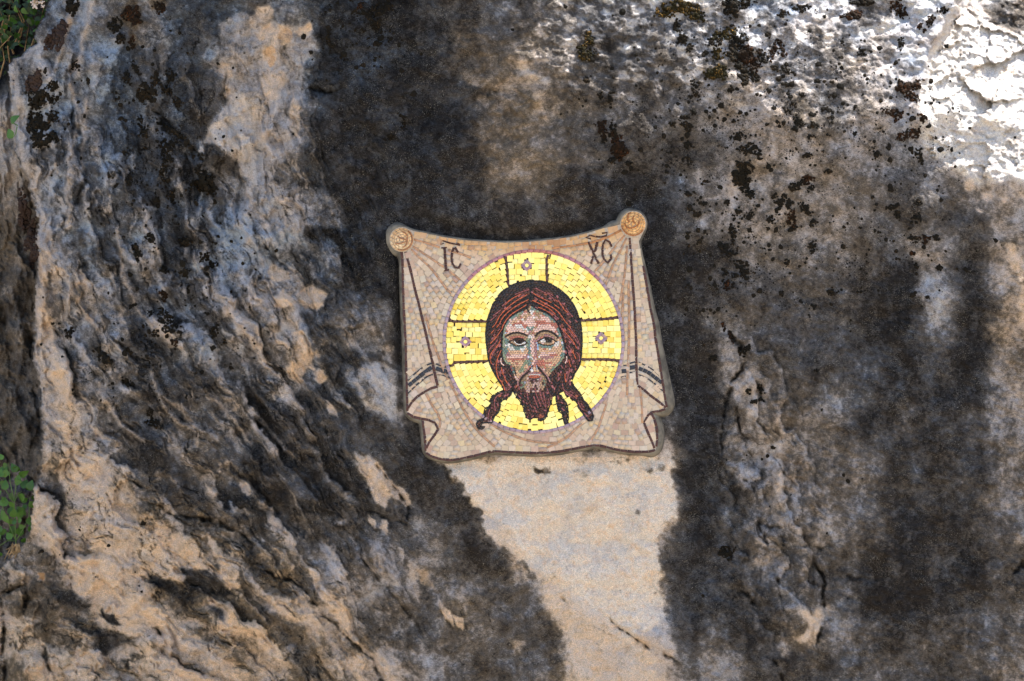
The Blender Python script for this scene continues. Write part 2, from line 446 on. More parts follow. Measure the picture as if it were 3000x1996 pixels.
# left of the mosaic
for e in [(814,803,38,22,20),(905,870,46,40,35),(937,1003,20,16,0),(938,1035,14,12,30),(938,1103,18,18,0),(888,1028,28,66,-22),(830,880,30,30,0),(870,1085,26,34,-20),(1140,1017,14,12,0)]:
    patch(ell(*e), 0.02, 0.88, edge=5, k=0.9)
for e in [(937,1003,14,12,0),(938,1104,12,12,0),(1140,1017,9,8,0)]: patch(ell(*e), 0.0, 0.9, 0.35, edge=3, k=0.7)
patch(zz([(560,540),(900,540),(980,560),(960,940),(880,900),(760,870),(640,830),(490,660)],750,665), 0.38, 0.5, edge=16, k=0.6)
patch(zz([(680,980),(900,900),(990,950),(1000,1300),(930,1330),(830,1280),(750,1230),(690,1080)],750,665), 0.12, 0.38, a=0.25, edge=10, k=0.85)
patch(zz([(700,120),(870,200),(970,280),(990,420),(980,520),(860,480),(800,370),(640,370),(610,280),(700,240)],750,665), 0.95, 0.4, edge=10, k=0.8)
patch(zz([(270,560),(380,620),(500,780),(580,950),(600,1100),(500,1120),(470,950),(400,800),(330,680)],750,665), 0.88, 0.4, edge=10, k=0.8)
patch(zz([(640,830),(820,870),(1000,980),(900,960),(760,930),(680,1000),(660,940),(560,930),(520,860)],750,665), 0.8, 0.45, edge=10, k=0.7)
patch(zz([(310,1120),(520,1150),(560,1290),(700,1230),(840,1290),(950,1360),(1060,1440),(1150,1568),(600,1568),(0,1568),(0,1200),(200,1230)],750,665), 0.80, 0.45, edge=14, k=0.65)
patch(zz([(480,1200),(540,1250),(560,1310),(510,1300)],750,665), 0.05, 0.75, edge=5)
# big fresh tan field, bottom left
patch([(258,1330),(300,1395),(330,1470),(368,1500),(440,1507),(492,1565),(560,1580),(590,1612),(612,1660),(598,1692),(560,1688),(515,1712),(470,1680),(430,1668),(445,1720),(520,1790),(560,1850),(640,1930),(660,2030),(430,2030),(400,1900),(300,1840),(280,1760),(205,1700),(190,1600),(200,1500),(180,1400),(165,1290),(150,1130),(110,1060),(112,900),(150,900),(170,1050),(220,1200)], 0.03, 0.84, edge=9, k=0.88, warp=1.6)
patch([(385,1500),(450,1512),(540,1600),(590,1640),(585,1680),(515,1700),(440,1640),(390,1560)], 0.0, 0.98, 0.10, edge=12, k=0.8)
patch(ell(418,1605,30,24), 0.0, 0.9, 0.0, a=0.4, edge=10, k=0.7)
patch(zz([(1430,540),(1490,600),(1560,720),(1640,780),(1640,860),(1590,910),(1540,850),(1500,720),(1440,620)],0,1330), 0.0, 0.9, edge=4, k=0.95)
patch(zz([(1215,770),(1330,800),(1440,790),(1520,860),(1600,960),(1500,1000),(1350,960),(1250,920),(1320,860),(1240,820)],0,1330), 0.95, 0.45, edge=9)
patch(zz([(1000,830),(1120,850),(1230,930),(1260,1030),(1160,960),(1040,900)],0,1330), 0.75, 0.4, edge=8)
patch(zz([(700,1070),(800,1120),(860,1190),(800,1190),(730,1130)],0,1330), 0.9, 0.4, edge=5)
patch(zz([(640,1200),(800,1230),(920,1310),(800,1350),(690,1420),(640,1330)],0,1330), 0.75, 0.5, edge=12, k=0.8)
patch(zz([(340,880),(500,950),(640,1000),(620,1110),(480,1050),(340,1000)],0,1330), 0.72, 0.45, edge=10, k=0.8)
patch(zz([(1420,1040),(1520,1080),(1580,1180),(1500,1130)],0,1330), 0.85, 0.3, edge=8)
patch(zz([(700,60),(880,150),(1100,260),(1300,330),(1500,450),(1700,560),(1768,620),(1768,300),(1400,100),(1200,0),(700,0)],0,1330), 0.72, 0.45, edge=22, k=0.5)
for p in ([(690,0),(730,60),(710,90),(690,40)],[(830,75),(860,100),(850,125),(828,100)],[(1400,190),(1470,240),(1500,300),(1440,250)],[(1660,190),(1720,220),(1730,280),(1690,300),(1655,240)],[(600,320),(650,310),(640,350)]):
    patch(zz(p,0,1330), 0.05, 0.75, edge=3)
patch(zz([(260,830),(320,820),(310,870),(270,880)],0,1330), 0.0, 0.95, 0.9, edge=3)
# tongues below and left of the mosaic
patch(zz([(690,0),(790,20),(880,120),(950,200),(1040,260),(1075,330),(1040,360),(930,300),(900,330),(890,390),(810,300),(740,170)],750,1330), 0.05, 0.80, edge=5, k=0.92)
patch(zz([(360,770),(430,800),(500,930),(580,1000),(650,1130),(670,1220),(620,1230),(520,1100),(430,960),(380,850)],750,1330), 0.0, 0.93, edge=4)
patch(zz([(580,1200),(680,1260),(800,1390),(900,1470),(980,1580),(900,1560),(760,1400),(640,1290)],750,1330), 0.05, 0.80, edge=7, k=0.9)
patch(zz([(970,640),(1010,650),(1010,740),(980,720)],750,1330), 0.05, 0.7, edge=3)
patch(zz([(1050,700),(1110,760),(1150,960),(1130,1010),(1050,960),(1040,820)],750,1330), 0.12, 0.62, edge=8, k=0.8)
patch(zz([(1110,790),(1180,800),(1240,900),(1230,940),(1150,880)],750,1330), 0.25, 0.95, 0.35, edge=6)
patch(zz([(1260,980),(1340,1080),(1360,1200),(1300,1150),(1260,1060)],750,1330), 0.05, 0.85, edge=4)
patch(zz([(1350,1120),(1420,1140),(1430,1220),(1370,1180)],750,1330), 0.0, 0.9, 0.2, edge=4)
patch(zz([(770,430),(830,470),(830,520),(790,500)],750,1330), 0.0, 0.75, edge=3)
patch(zz([(870,450),(915,460),(905,560),(865,520)],750,1330), 0.05, 0.8, edge=3)
patch(zz([(540,430),(640,400),(600,490),(520,480)],750,1330), 0.1, 0.4, edge=8, k=0.8)
for e in [(1120,1650,70,90,0),(970,1700,50,70,-20)]: patch(ell(*e), 0.3, 0.35, edge=30, k=0.5)
patch(zz([(80,980),(200,990),(330,1060),(360,1160),(300,1180),(180,1110),(100,1090)],750,1330), 0.05, 0.92, edge=9, k=0.85)
patch(zz([(0,1180),(110,1300),(210,1420),(260,1568),(0,1568)],750,1330), 0.12, 0.85, edge=8, k=0.85)
patch(zz([(150,1150),(280,1180),(380,1300),(480,1568),(280,1568),(180,1350)],750,1330), 0.62, 0.75, 0.1, edge=14, k=0.8)
# dark lobe between the tongue and the wedge
patch(zz([(860,0),(1000,30),(1230,70),(1330,150),(1400,250),(1440,300),(1520,320),(1620,410),(1570,460),(1400,500),(1200,440),(1080,300),(960,200),(880,100)],750,1330), 0.84, 0.5, edge=6, k=0.85)
patch(zz([(100,20),(600,0),(700,60),(760,200),(820,330),(860,440),(600,440),(300,420),(140,330),(60,150)],750,1330), 0.86, 0.42, edge=12, k=0.75)
# pale wedge under the mosaic
patch([(1290,1352),(1500,1350),(1960,1345),(1984,1370),(1975,1450),(1955,1520),(1932,1600),(1945,1660),(1925,1700),(1945,1780),(1935,1840),(1870,1850),(1845,1880),(1910,1930),(1930,2030),(1650,2030),(1650,1900),(1630,1810),(1570,1740),(1530,1660),(1500,1600),(1425,1530),(1420,1490),(1370,1460),(1330,1400)], -0.14, 0.78, a=0.62, edge=13, k=0.95, warp=2.6)
patch([(1535,1640),(1640,1720),(1750,1800),(1850,1890),(1905,1935),(1930,2030),(1660,2030),(1640,1850),(1560,1740)], 0.02, 0.86, 0.10, a=0.2, edge=22, k=0.8)
patch(ell(1780,1940,40,40), 0.1, 0.9, 0.35, edge=25, k=0.6)
patch([(1420,1495),(1500,1560),(1540,1640),(1500,1620),(1430,1560)], -0.05, 0.75, a=0.3, edge=8, k=0.9)
for e in [(1590,1380,22,10),(1940,1370,16,10),(1905,1372,14,8),(1870,1505,10,8),(1535,1660,22,10,45),(1560,1695,14,26,-20),(1684,1382,6,5)]: patch(ell(*e), 0.62, 0.5, edge=6, k=0.7)
patch(ell(1725,1490,30,12,-10), 0.1, 0.9, 0.35, edge=8, k=0.6)
patch([(1500,1700),(1580,1710),(1600,1800),(1660,1870),(1660,1960),(1500,1990),(1440,1900),(1470,1780)], 0.62, 0.45, edge=25, k=0.6)
patch(ell(1420,1630,60,45,20), 0.85, 0.45, edge=24, k=0.8)
patch(zz([(0,1280),(90,1300),(60,1370),(0,1380)],1500,1330), 0.1, 0.8, edge=10, k=0.6)
m = (X > 1300) & (X < 2000) & (Y > 1340) & (Y < 2030)
dr_ = fbm(WXc[m]/30, WYc[m]/130, 4, 97); hz = fbm(WXc[m]/80+3, WYc[m]/42+0.3*WXc[m]/80, 4, 98)
hc = np.exp(-(np.abs(perlin(WXs[m]/75, WYs[m]/75, 99)+0.25*b3[m])/0.022)**2)*sst(0.0, 0.4, fbm(X[m]/130, Y[m]/130, 2, 100)); H_wedge = (m, hc)
D[m] = D[m] + 0.26*hc + 0.14*sst(0.15, 0.8, dr_) + 0.30*sst(0.1, 0.9, hz)*sst(1460, 1350, Y[m]+0*X[m]) + 0.10*sst(0.2, .8, hz); T[m] = T[m] + 0.05 + 0.20*hz + 0.12*dr_ + 0.2*sst(1440, 1350, Y[m])
# dark run right of the wedge
patch([(1985,1150),(2105,1190),(2110,1330),(2120,1480),(2080,1640),(2060,1780),(2060,1996),(1960,1996),(1975,1900),(1960,1800),(1940,1700),(1960,1600),(1985,1450)], 0.86, 0.38, edge=26, k=0.62, warp=1.6)
patch([(1950,980),(2020,1000),(2080,1100),(2110,1180),(2080,1260),(1990,1200),(1965,1100)], 0.9, 0.3, edge=24, k=0.7)
patch([(2150,1090),(2200,1080),(2240,1120),(2250,1190),(2200,1230),(2160,1180),(2140,1140)], 0.18, 0.62, edge=12, k=0.7)
patch([(2125,1300),(2190,1200),(2240,1280),(2280,1440),(2310,1540),(2240,1540),(2200,1420),(2150,1400)], 0.32, 0.42, edge=22, k=0.55)
patch(zz([(210,1070),(330,1100),(385,1060),(360,1220),(330,1290),(240,1310),(190,1270),(290,1190)],2250,1330), 0.05, 0.85, 0.08, a=0.2, edge=9, k=0.8)
patch(zz([(80,1220),(150,1300),(150,1380),(110,1410),(60,1340)],2250,1330), 0.05, 0.65, a=0.2, edge=12, k=0.6)
for e in [(2290,1535,9,16,-20),(2225,1645,20,12,-10),(2310,1425,14,10),(2222,1752,6,7),(2422,1725,7,12),(2485,1733,22,6,15),(2433,1785,8,16),(2948,1487,10,14),(2990,1585,14,14),(2985,1480+85,8,8),(2965,1730,10,6)]:
    patch(ell(*e), 0.12, 0.78, edge=11, k=0.55)
patch([(2940,715),(2965,720),(2990,760),(3005,800),(2990,830),(2972,800)], 0.02, 0.86, edge=5, k=0.9)
patch([(2990,830),(3030,860),(3030,960),(2990,960)], 0.1, 0.85, edge=8, k=0.8)
patch(ell(2950,1070,50,60), 0.35, 0.6, edge=20, k=0.6)
patch([(2690,800),(2755,810),(2775,930),(2740,960),(2700,900)], 0.12, 0.30, a=0.3, edge=16, k=0.72, warp=1.5)
patch([(2640,700),(2690,660),(2740,760),(2700,800)], 0.3, 0.55, edge=14, k=0.6)
patch([(2320,500),(2400,420),(2480,380),(2560,420),(2600,520),(2560,640),(2440,700),(2340,690),(2290,600)], 0.30, 0.58, edge=40, k=0.45)
patch([(2150,200),(2240,180),(2300,330),(2330,430),(2250,480),(2150,430),(2120,320)], 0.25, 0.62, edge=30, k=0.5)
patch([(2380,260),(2460,260),(2480,330),(2400,350)], 0.8, 0.45, edge=18, k=0.6)
patch([(1720,560),(1800,590),(1950,560),(1990,680),(2010,800),(1950,820),(1890,700),(1780,640)], 0.85, 0.3, edge=30, k=0.7)
# fractured fresh face, top right
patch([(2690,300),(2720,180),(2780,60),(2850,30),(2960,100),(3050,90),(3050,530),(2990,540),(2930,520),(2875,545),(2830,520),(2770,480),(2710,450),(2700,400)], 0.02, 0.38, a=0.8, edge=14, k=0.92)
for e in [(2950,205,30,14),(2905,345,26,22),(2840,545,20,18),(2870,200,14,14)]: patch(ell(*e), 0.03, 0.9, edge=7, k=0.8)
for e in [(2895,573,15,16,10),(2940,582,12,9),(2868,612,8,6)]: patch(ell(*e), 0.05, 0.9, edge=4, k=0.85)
patch([(2870,10),(2950,0),(3010,30),(3010,90),(2960,80),(2900,50)], 0.7, 0.45, edge=8, k=0.8)
# left edge: ochre and pale ribs
for p in [[(118,690),(135,760),(140,820),(130,860),(114,860),(112,760)],[(105,900),(125,940),(140,980),(112,1000)],[(140,700),(175,800),(180,860),(150,860)]]: patch(p, 0.1, 0.7, edge=5, k=0.8)
for e in [(128,965,8,24),(122,890,6,18),(118,800,6,26),(145,700,6,20),(216,195,10,30,20),(205,72,8,14),(228,858,24,30,0),(262,935,16,8),(195,90,8,18,20),(260,1400,24,10,40)]: patch(ell(*e), 0.25, 0.8, 0.55, edge=6, k=0.6)

# faint moss browns
for e in [(385,45,30,45),(392,110,12,30),(465,15,30,20)]: patch(ell(*e), 0.7, 0.9, 0.5, edge=8, k=0.85)

# ---------- pin-prick density
S = 0.75*sst(0.45, 0.0, np.abs(fbm(X/200, Y/200, 3, 41)-0.1))
dens = np.zeros_like(D)
for cx, cy, rx, ry, k in [(470,480,190,330,1.0),(140,330,80,120,0.9),(1060,120,130,140,1.0),(2050,350,330,420,0.9),(2400,300,300,330,1.0),(2150,760,230,240,1.0),(2680,450,160,200,0.8),(2560,760,330,170,0.8),(620,760,140,110,0.8),(400,1040,240,150,0.7),(700,1050,120,120,0.5),(2000,850,160,150,0.8)]:
    dens = np.maximum(dens, k*np.exp(-(((X-cx)/rx)**2+((Y-cy)/ry)**2)**1.5))
S = np.clip(dens*(0.35+0.9*np.clip(fbm(X/70, Y/70, 3, 42)+0.45, 0, 1)), 0, 1)

# ---------- relief (metres, positive = away from the camera)
mos = [(1130,640),(1240,640),(1420,690),(1540,695),(1700,672),(1800,600),(1890,610),(1905,720),(1950,900),(1990,1100),(2000,1210),(1965,1240),(1960,1330),(1900,1350),(1500,1360),(1260,1360),(1210,1260),(1160,1220),(1150,800)]
md = sdpoly(X, Y, mos, 200); under = sst(34, -4, md)
amp = 0.35 + 0.65*leftness
Wdg = np.zeros_like(X); Wdg[H_wedge[0]] = H_wedge[1]
H = -0.080*b1 - 0.026*b2*amp - 0.0105*b3*(0.5+0.5*amp) - 0.0030*b4
H += 0.006*Wdg - 0.008*fbm(X/55, Y/34, 3, 101)*sst(1320, 1400, Y)*sst(1300, 1400, X)*sst(2000, 1900, X)
lown = leftness*sst(-200, 600, Y)
H += -(strat_r-0.35)*0.052*lown*sst(1450, 900, X) - 0.020*strat_n*lown - 0.009*strat_f*lown
H += -(sc-0.4)*0.030*(0.4+0.6*leftness)
H += -0.010*ridged(X/200, Y/60, 3, 51)*sst(1500, 2000, X)*sst(1000, 1500, Y)
# the left end of the face rolls back
H += 0.34*np.clip((560-X)/560, 0, 2)**2.2
# lean of the upper right shoulder
yt = 330 - 90*sst(2700, 1900, X) + 110*b1
lean = np.clip((yt-Y)/500, 0, 6)
H += lean*(0.24 + 0.18*sst(2000, 2650, X))*sst(1250, 1900, X)*(1.0 + 0.3*np.minimum(lean, 1))
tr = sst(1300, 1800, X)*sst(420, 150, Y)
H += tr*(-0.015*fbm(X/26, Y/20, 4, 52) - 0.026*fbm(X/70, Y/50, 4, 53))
lit_crust = tr*sst(-0.05, 0.5, fbm(X/60, Y/42, 4, 54))
D = D - 0.45*lit_crust; A = np.maximum(A, 0.6*lit_crust)  # white crust patches, paled in colour to strengthen the sunlit streaks
lump = np.exp(-(((X-2270)/190)**2+((Y-1450)/460)**2)**2) + 0.8*np.exp(-(((X-1040)/110)**2+((Y-1000)/240)**2)**2) + 0.7*np.exp(-(((X-1450)/110)**2+((Y-330)/180)**2)**2) + 0.6*np.exp(-(((X-800)/200)**2+((Y-700)/330)**2)**2)
H += -lump*(0.040*fbm(WXs/85, WYs/110, 3, 57) + 0.020*(1-np.abs(fbm(WXs/48, WYs/60, 3, 58))*2))
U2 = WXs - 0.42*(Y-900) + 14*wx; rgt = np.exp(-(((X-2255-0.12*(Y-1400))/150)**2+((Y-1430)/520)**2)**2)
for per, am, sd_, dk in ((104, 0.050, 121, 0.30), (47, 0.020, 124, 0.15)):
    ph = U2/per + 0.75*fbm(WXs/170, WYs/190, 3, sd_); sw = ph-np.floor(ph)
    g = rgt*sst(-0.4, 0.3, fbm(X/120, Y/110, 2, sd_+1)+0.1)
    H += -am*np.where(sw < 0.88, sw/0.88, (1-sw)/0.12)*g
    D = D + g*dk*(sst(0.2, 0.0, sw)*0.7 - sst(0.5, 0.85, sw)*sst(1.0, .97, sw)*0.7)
far = sst(1950, 2150, X)*(1-rgt)*sst(650, 900, Y)
H += -far*(0.010*fbm((X+0.35*Y)/40, (Y-0.3*X)/16, 4, 127) + 0.014*fbm(WXs/38, WYs/95, 4, 128))
H += -sst(900, 1100, X)*sst(2000, 1700, X)*sst(700, 500, Y)*(0.014*fbm(WXs/70, WYs/45, 4, 129) + 0.010*(1-np.abs(fbm(WXs/90, WYs/60, 3, 130))*2.5))
# fractured crag: facets that face up and to the right
crag = [(2700,290),(2725,170),(2790,40),(2830,-60),(2900,-300),(2900,-2600),(6000,-2600),(6000,500),(3300,520),(3010,540),(2960,505),(2915,530),(2870,550),(2835,515),(2800,500),(2765,475),(2712,455),(2716,400),(2735,370),(2705,330)]
cs = sst(10, -22, sdpoly(WXs, WYs, crag, 260))
xr = np.clip((X-2700)/300, 0, 1.5)
H += cs*(0.335*np.clip((600-Y)/500, 0, 7) - 0.125 + 0.13*xr)
fac = np.zeros_like(H); rr = random.Random(3)
cm = (cs > 0.001)
pts = [(rr.uniform(2660, 3320), rr.uniform(-280, 570), rr.uniform(-1, 1), rr.uniform(-0.9, 0.6), rr.uniform(-1, 1)) for _ in range(190)]
xx, yy = (WXs[cm]+6*wx2[cm]), WYs[cm]; best = np.full(xx.shape, 1e9); val = np.zeros(xx.shape)
for (px, py, gx, gy, of) in pts:
    dd = np.hypot(xx-px, (yy-py)*1.35); k = dd < best
    val[k] = (of*0.010 + gx*(xx[k]-px)/500*0.34 + gy*(yy[k]-py)/500*0.42); best[k] = dd[k]
fac[cm] = val
H += cs*fac + cs*(-0.010*fbm(X/24, Y/16, 4, 55) - 0.0035*fbm(X/8, Y/8, 2, 56))
# added overhang, unseen above the left and middle of the frame, keeps them in shade
oh = sst(-60, -420, Y)*sst(2000, 1500, X - 0.35*(Y))
H -= 0.50*oh
H += 0.9*sst(-900, -2200, Y)

def crack_k(q, r, pts, m):
    e = np.minimum(np.hypot(q-pts[0][0], r-pts[0][1]), np.hypot(q-pts[-1][0], r-pts[-1][1]))
    return np.clip(0.25+0.75*e/26, 0, 1)*np.clip(0.62+1.0*b3[m]+0.5*b2[m], 0.04, 1.3)
# fine creases and flaking edges
cre = np.abs(perlin(U/46+5, Vv/190, 15) + 0.35*strat_f)
cre2 = np.abs(perlin(WXs/70, WYs/55, 16) + 0.30*b3)
lm = lown*sst(-0.3, 0.5, b2 + 0.2)
k1 = sst(0.075, 0.0, cre)*lm; k2 = sst(0.05, 0.0, cre2)*sst(0.1, 0.5, fbm(X/150, Y/150, 2, 17)+0.15)*(0.35+0.65*leftness)
H += 0.012*k1 + 0.008*k2
D = D + 0.40*k1 + 0.35*k2
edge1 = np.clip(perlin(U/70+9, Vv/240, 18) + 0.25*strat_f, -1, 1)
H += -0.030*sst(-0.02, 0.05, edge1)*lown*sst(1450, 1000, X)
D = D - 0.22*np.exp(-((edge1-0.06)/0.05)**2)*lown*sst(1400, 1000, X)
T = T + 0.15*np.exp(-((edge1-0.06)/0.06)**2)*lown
# overlapping plates along the strata: a long gentle back and a sharp broken edge
pres = sst(-0.15, 0.35, fbm(X/170+4, Y/170, 3, 91))
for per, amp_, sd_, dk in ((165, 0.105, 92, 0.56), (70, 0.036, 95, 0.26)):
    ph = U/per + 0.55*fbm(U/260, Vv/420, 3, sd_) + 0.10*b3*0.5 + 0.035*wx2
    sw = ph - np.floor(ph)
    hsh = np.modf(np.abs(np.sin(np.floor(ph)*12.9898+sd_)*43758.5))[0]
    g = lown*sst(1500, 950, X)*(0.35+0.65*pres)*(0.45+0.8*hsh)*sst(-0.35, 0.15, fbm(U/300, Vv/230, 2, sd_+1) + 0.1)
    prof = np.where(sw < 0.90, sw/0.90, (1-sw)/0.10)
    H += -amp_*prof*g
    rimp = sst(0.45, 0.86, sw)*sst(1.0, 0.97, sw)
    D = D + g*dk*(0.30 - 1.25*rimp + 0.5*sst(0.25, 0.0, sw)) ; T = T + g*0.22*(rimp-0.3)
def groove(pts, w, depth, lip=0.0, side=0, k=1.0):
    """carve a crack; lip pushes the rock on one side proud"""
    global H
    m = windowed(None, X, Y, pts, 6*w+40)
    q = X[m] + (WXs[m]-X[m])*1.0 + 2.2*b4[m]; r = Y[m] + (WYs[m]-Y[m])*1.0 + 4*wx2[m]
    d = polydist(q, r, pts); k = crack_k(q, r, pts, m)
    H[m] += depth*0.45*np.exp(-(d/(w*3.2))**2)
    H[m] += depth*1.15*k*np.exp(-(d/(w*(0.45+0.6*k)))**2)
    s = 0.6*np.clip(k, 0, 1)*np.exp(-(d/(w*(0.45+0.5*k)))**2)*min(1, depth/.03); D[m] = D[m]*(1-s)+1.15*s
    if lip:
        # signed side by the overall direction
        (x0, y0), (x1, y1) = pts[0], pts[-1]
        sd = np.sign(((x1-x0)*(r-y0)-(y1-y0)*(q-x0)))*side
        H[m] -= lip*(0.5+0.6*k)*np.exp(-(d/(6*w))**1.2)*sst(-0.2, 0.2, sd)
CR = [
 ([(445,314),(488,356),(535,403),(573,445),(607,488)],4,.035,.02,-1),([(905,255),(920,258),(941,263),(971,271),(995,262)],6,.06,.02,-1),
 ([(1170,335),(1180,355),(1191,373)],5,.02,0,0),([(1127,399),(1157,416)],6,.02,0,0),([(1425,271),(1463,297),(1471,322)],3,.015,.006,-1),([(1420,262),(1450,268),(1490,285)],3,.015,0,0),
 ([(780,290),(790,350),(797,420),(812,520)],4,.014,0,0),([(775,300),(805,360),(820,400),(830,440)],3,.010,0,0),([(765,400),(778,430),(770,450)],3,.010,0,0),
 ([(767,705),(786,730),(800,750)],4,.03,0,0),([(812,762),(825,772),(838,784)],8,.07,.012,1),([(757,808),(800,822),(838,836)],3,.02,.008,1),([(880,848),(892,865),(900,900),(925,910)],3,.018,.008,-1),([(871,905),(880,930),(900,950),(920,1000)],4,.022,.018,1),
 ([(212,1004),(216,1030),(238,1055),(272,1089),(293,1119)],3,.022,0,0),([(314,975),(365,1017),(399,1051)],5,.03,.022,-1),([(513,992),(560,988),(611,983)],3,.015,0,0),([(150,950),(185,1010),(200,1060)],4,.03,.015,1),
 ([(382,1402),(412,1428),(445,1436)],5,.035,.01,-1),([(450,1478),(480,1490),(509,1508),(550,1515),(590,1521),(645,1534),(696,1559),(738,1593),(750,1644)],6,.055,.045,-1),
 ([(441,1835),(471,1869),(488,1890),(471,1907)],5,.045,.015,1),([(378,1937),(373,1966),(412,1979)],5,.035,.01,1),([(412,1937),(418,1983)],4,.03,0,0),([(540,1758),(560,1748),(572,1755)],4,.02,.006,1),
 ([(8,1746),(42,1716),(72,1712)],6,.06,.02,1),([(11,1754),(8,1860),(10,2000)],6,.06,0,0),([(74,1703),(85,1741),(64,1805)],6,.05,.02,1),([(140,1873),(127,1924),(178,2010)],7,.06,.02,1),([(185,1600),(205,1700),(220,1740)],6,.035,.02,-1),
 ([(1098,1368),(1132,1398),(1157,1428),(1174,1462),(1200,1487),(1191,1517)],4.5,.045,.02,1),([(1072,1495),(1115,1510),(1150,1528),(1191,1534)],6,.03,.016,-1),([(1105,1465),(1113,1520)],3,.015,0,0),
 ([(750,1657),(801,1682),(852,1695),(890,1733),(928,1775),(988,1839),(1038,1894),(1089,1937),(1132,2010)],5,.045,.03,-1),([(784,1495),(814,1504)],7,.05,0,0),([(750,1400),(760,1435),(800,1480)],5,.03,.02,-1),
 ([(1276,1362),(1314,1392),(1352,1457),(1433,1504)],3,.008,.014,-1),([(1284,1737),(1293,1797),(1327,1852)],4,.025,.02,1),([(1040,1560),(1070,1640),(1110,1700),(1200,1800),(1260,1900)],5,.018,.014,-1),
 ([(1784,1809),(1831,1852),(1882,1886),(1916,1911),(1984,1941)],4,.028,.020,-1),([(1636,1754),(1661,1767)],5,.02,0,0),([(1640,1560),(1670,1590),(1690,1610)],4,.006,0,0),
 ([(2149,1720),(2183,1741),(2200,1760),(2250,1805)],6,.045,.02,-1),([(2196,1330),(2221,1381),(2242,1470)],4,.03,.012,1),([(2217,1534),(2235,1560),(2250,1602)],4.5,.04,.012,1),([(2217,1530),(2250,1546),(2288,1552),(2297,1593),(2290,1610)],5,.04,.02,-1),
 ([(2119,941),(2136,975),(2170,1017),(2187,1047)],5,.04,.014,-1),([(2190,1060),(2149,1115),(2128,1174),(2119,1229),(2115,1330)],5,.032,.03,-1),([(2166,1187),(2162,1238),(2187,1293),(2200,1330)],3.5,.03,.01,1),
 ([(2275,1640),(2280,1678),(2292,1754),(2300,1800)],4.5,.032,.012,1),([(2386,1652),(2415,1691),(2411,1754),(2420,1805),(2398,1877),(2380,1900)],5.5,.055,.025,-1),([(2326,1593),(2411,1606),(2454,1593)],4,.022,.018,-1),([(2250,1920),(2284,1966),(2300,2010)],5,.04,.015,-1),([(3010,1644),(2985,1665),(2963,1682)],10,.06,0,0),
 ([(2258,1330),(2275,1352),(2292,1385),(2330,1420)],3,.015,.01,-1),([(2455,1690),(2500,1695),(2570,1702)],5,.02,0,0),([(2460,1740),(2510,1752)],5,.02,0,0),([(2490,1800),(2510,1815)],7,.03,0,0),
 ([(1010,832),(1030,848),(1060,845),(1090,830)],4,.016,.012,-1),([(955,955),(990,965),(1030,965),(1060,955)],4,.014,.014,-1),([(1020,905),(1050,890),(1095,882)],4,.012,.010,-1),
 ([(2885,60),(2920,75),(2955,60)],6,.03,0,0),([(330,700),(360,760),(400,830),(460,900)],7,.02,.02,-1),([(255,690),(300,760),(330,860),(345,950)],7,.02,.02,1),([(210,180),(190,260),(205,330),(240,400),(245,520),(215,620)],9,.03,.03,1),([(160,560),(180,640),(215,720),(260,780)],6,.02,.02,-1),
 ([(1905,335),(1908,345),(1903,352)],2,.008,0,0)]
for c in CR: groove(*c)
# pits and pockets
for cx, cy, r_, dp in [(780,1498,14,.05),(812,1503,8,.04),(2205,1150,22,.014),(2130,1620,28,.02),(760,1410,16,.04)]:
    H += dp*np.exp(-(((X-cx)/r_)**2+((Y-cy)/r_)**2))
# soft ribs down the left flank
for p, w, hgt in [([(270,0),(245,120),(225,230)],12,.035),([(232,0),(185,110),(160,210)],9,.03),([(210,250),(235,330),(215,430),(195,560),(200,660)],11,.04),([(255,290),(250,380),(240,500)],8,.02),([(112,690),(125,800),(118,960),(150,1080)],12,.04),([(150,680),(175,780),(210,850),(280,960)],8,.028),([(350,660),(360,800),(400,900),(520,1020)],8,.02),([(440,1090),(470,1170),(520,1230),(560,1250)],10,.028),([(470,1150),(530,1190),(570,1250),(640,1290)],9,.028),([(620,1160),(680,1220),(740,1300)],7,.018),([(285,1120),(310,1180),(360,1250),(420,1290)],9,.03),([(620,840),(700,960),(760,1010)],9,.02),([(730,1200),(800,1270),(860,1340)],8,.02),([(640,860),(690,930),(745,1020)],6,.015)]:
    m = windowed(None, X, Y, p, 5*w+30); d = polydist(WXs[m], WYs[m], p); H[m] -= hgt*np.exp(-(d/w)**2)
    for nm, v in (('D', 0.12), ('T', 0.72)):
        G = globals()[nm]; s = 0.62*np.exp(-(d/(w*0.85))**2); G[m] = G[m]*(1-s)+(v+0.12*b3[m])*s
# flatten behind the mosaic, proud rock along its left side
H = H*(1-under) + (0.012 + 0.002*b3)*under
m = windowed(None, X, Y, mos, 60)
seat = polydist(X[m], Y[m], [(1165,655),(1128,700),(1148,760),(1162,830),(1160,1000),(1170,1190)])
D[m] = D[m] + 0.45*np.exp(-(seat/13)**2)  # shadow along the panel's left side, put into the rock colour
H[m] -= 0.038*np.exp(-(seat/16)**2)*sst(1182, 1150, X[m] + 0*seat)*sst(640, 680, Y[m])

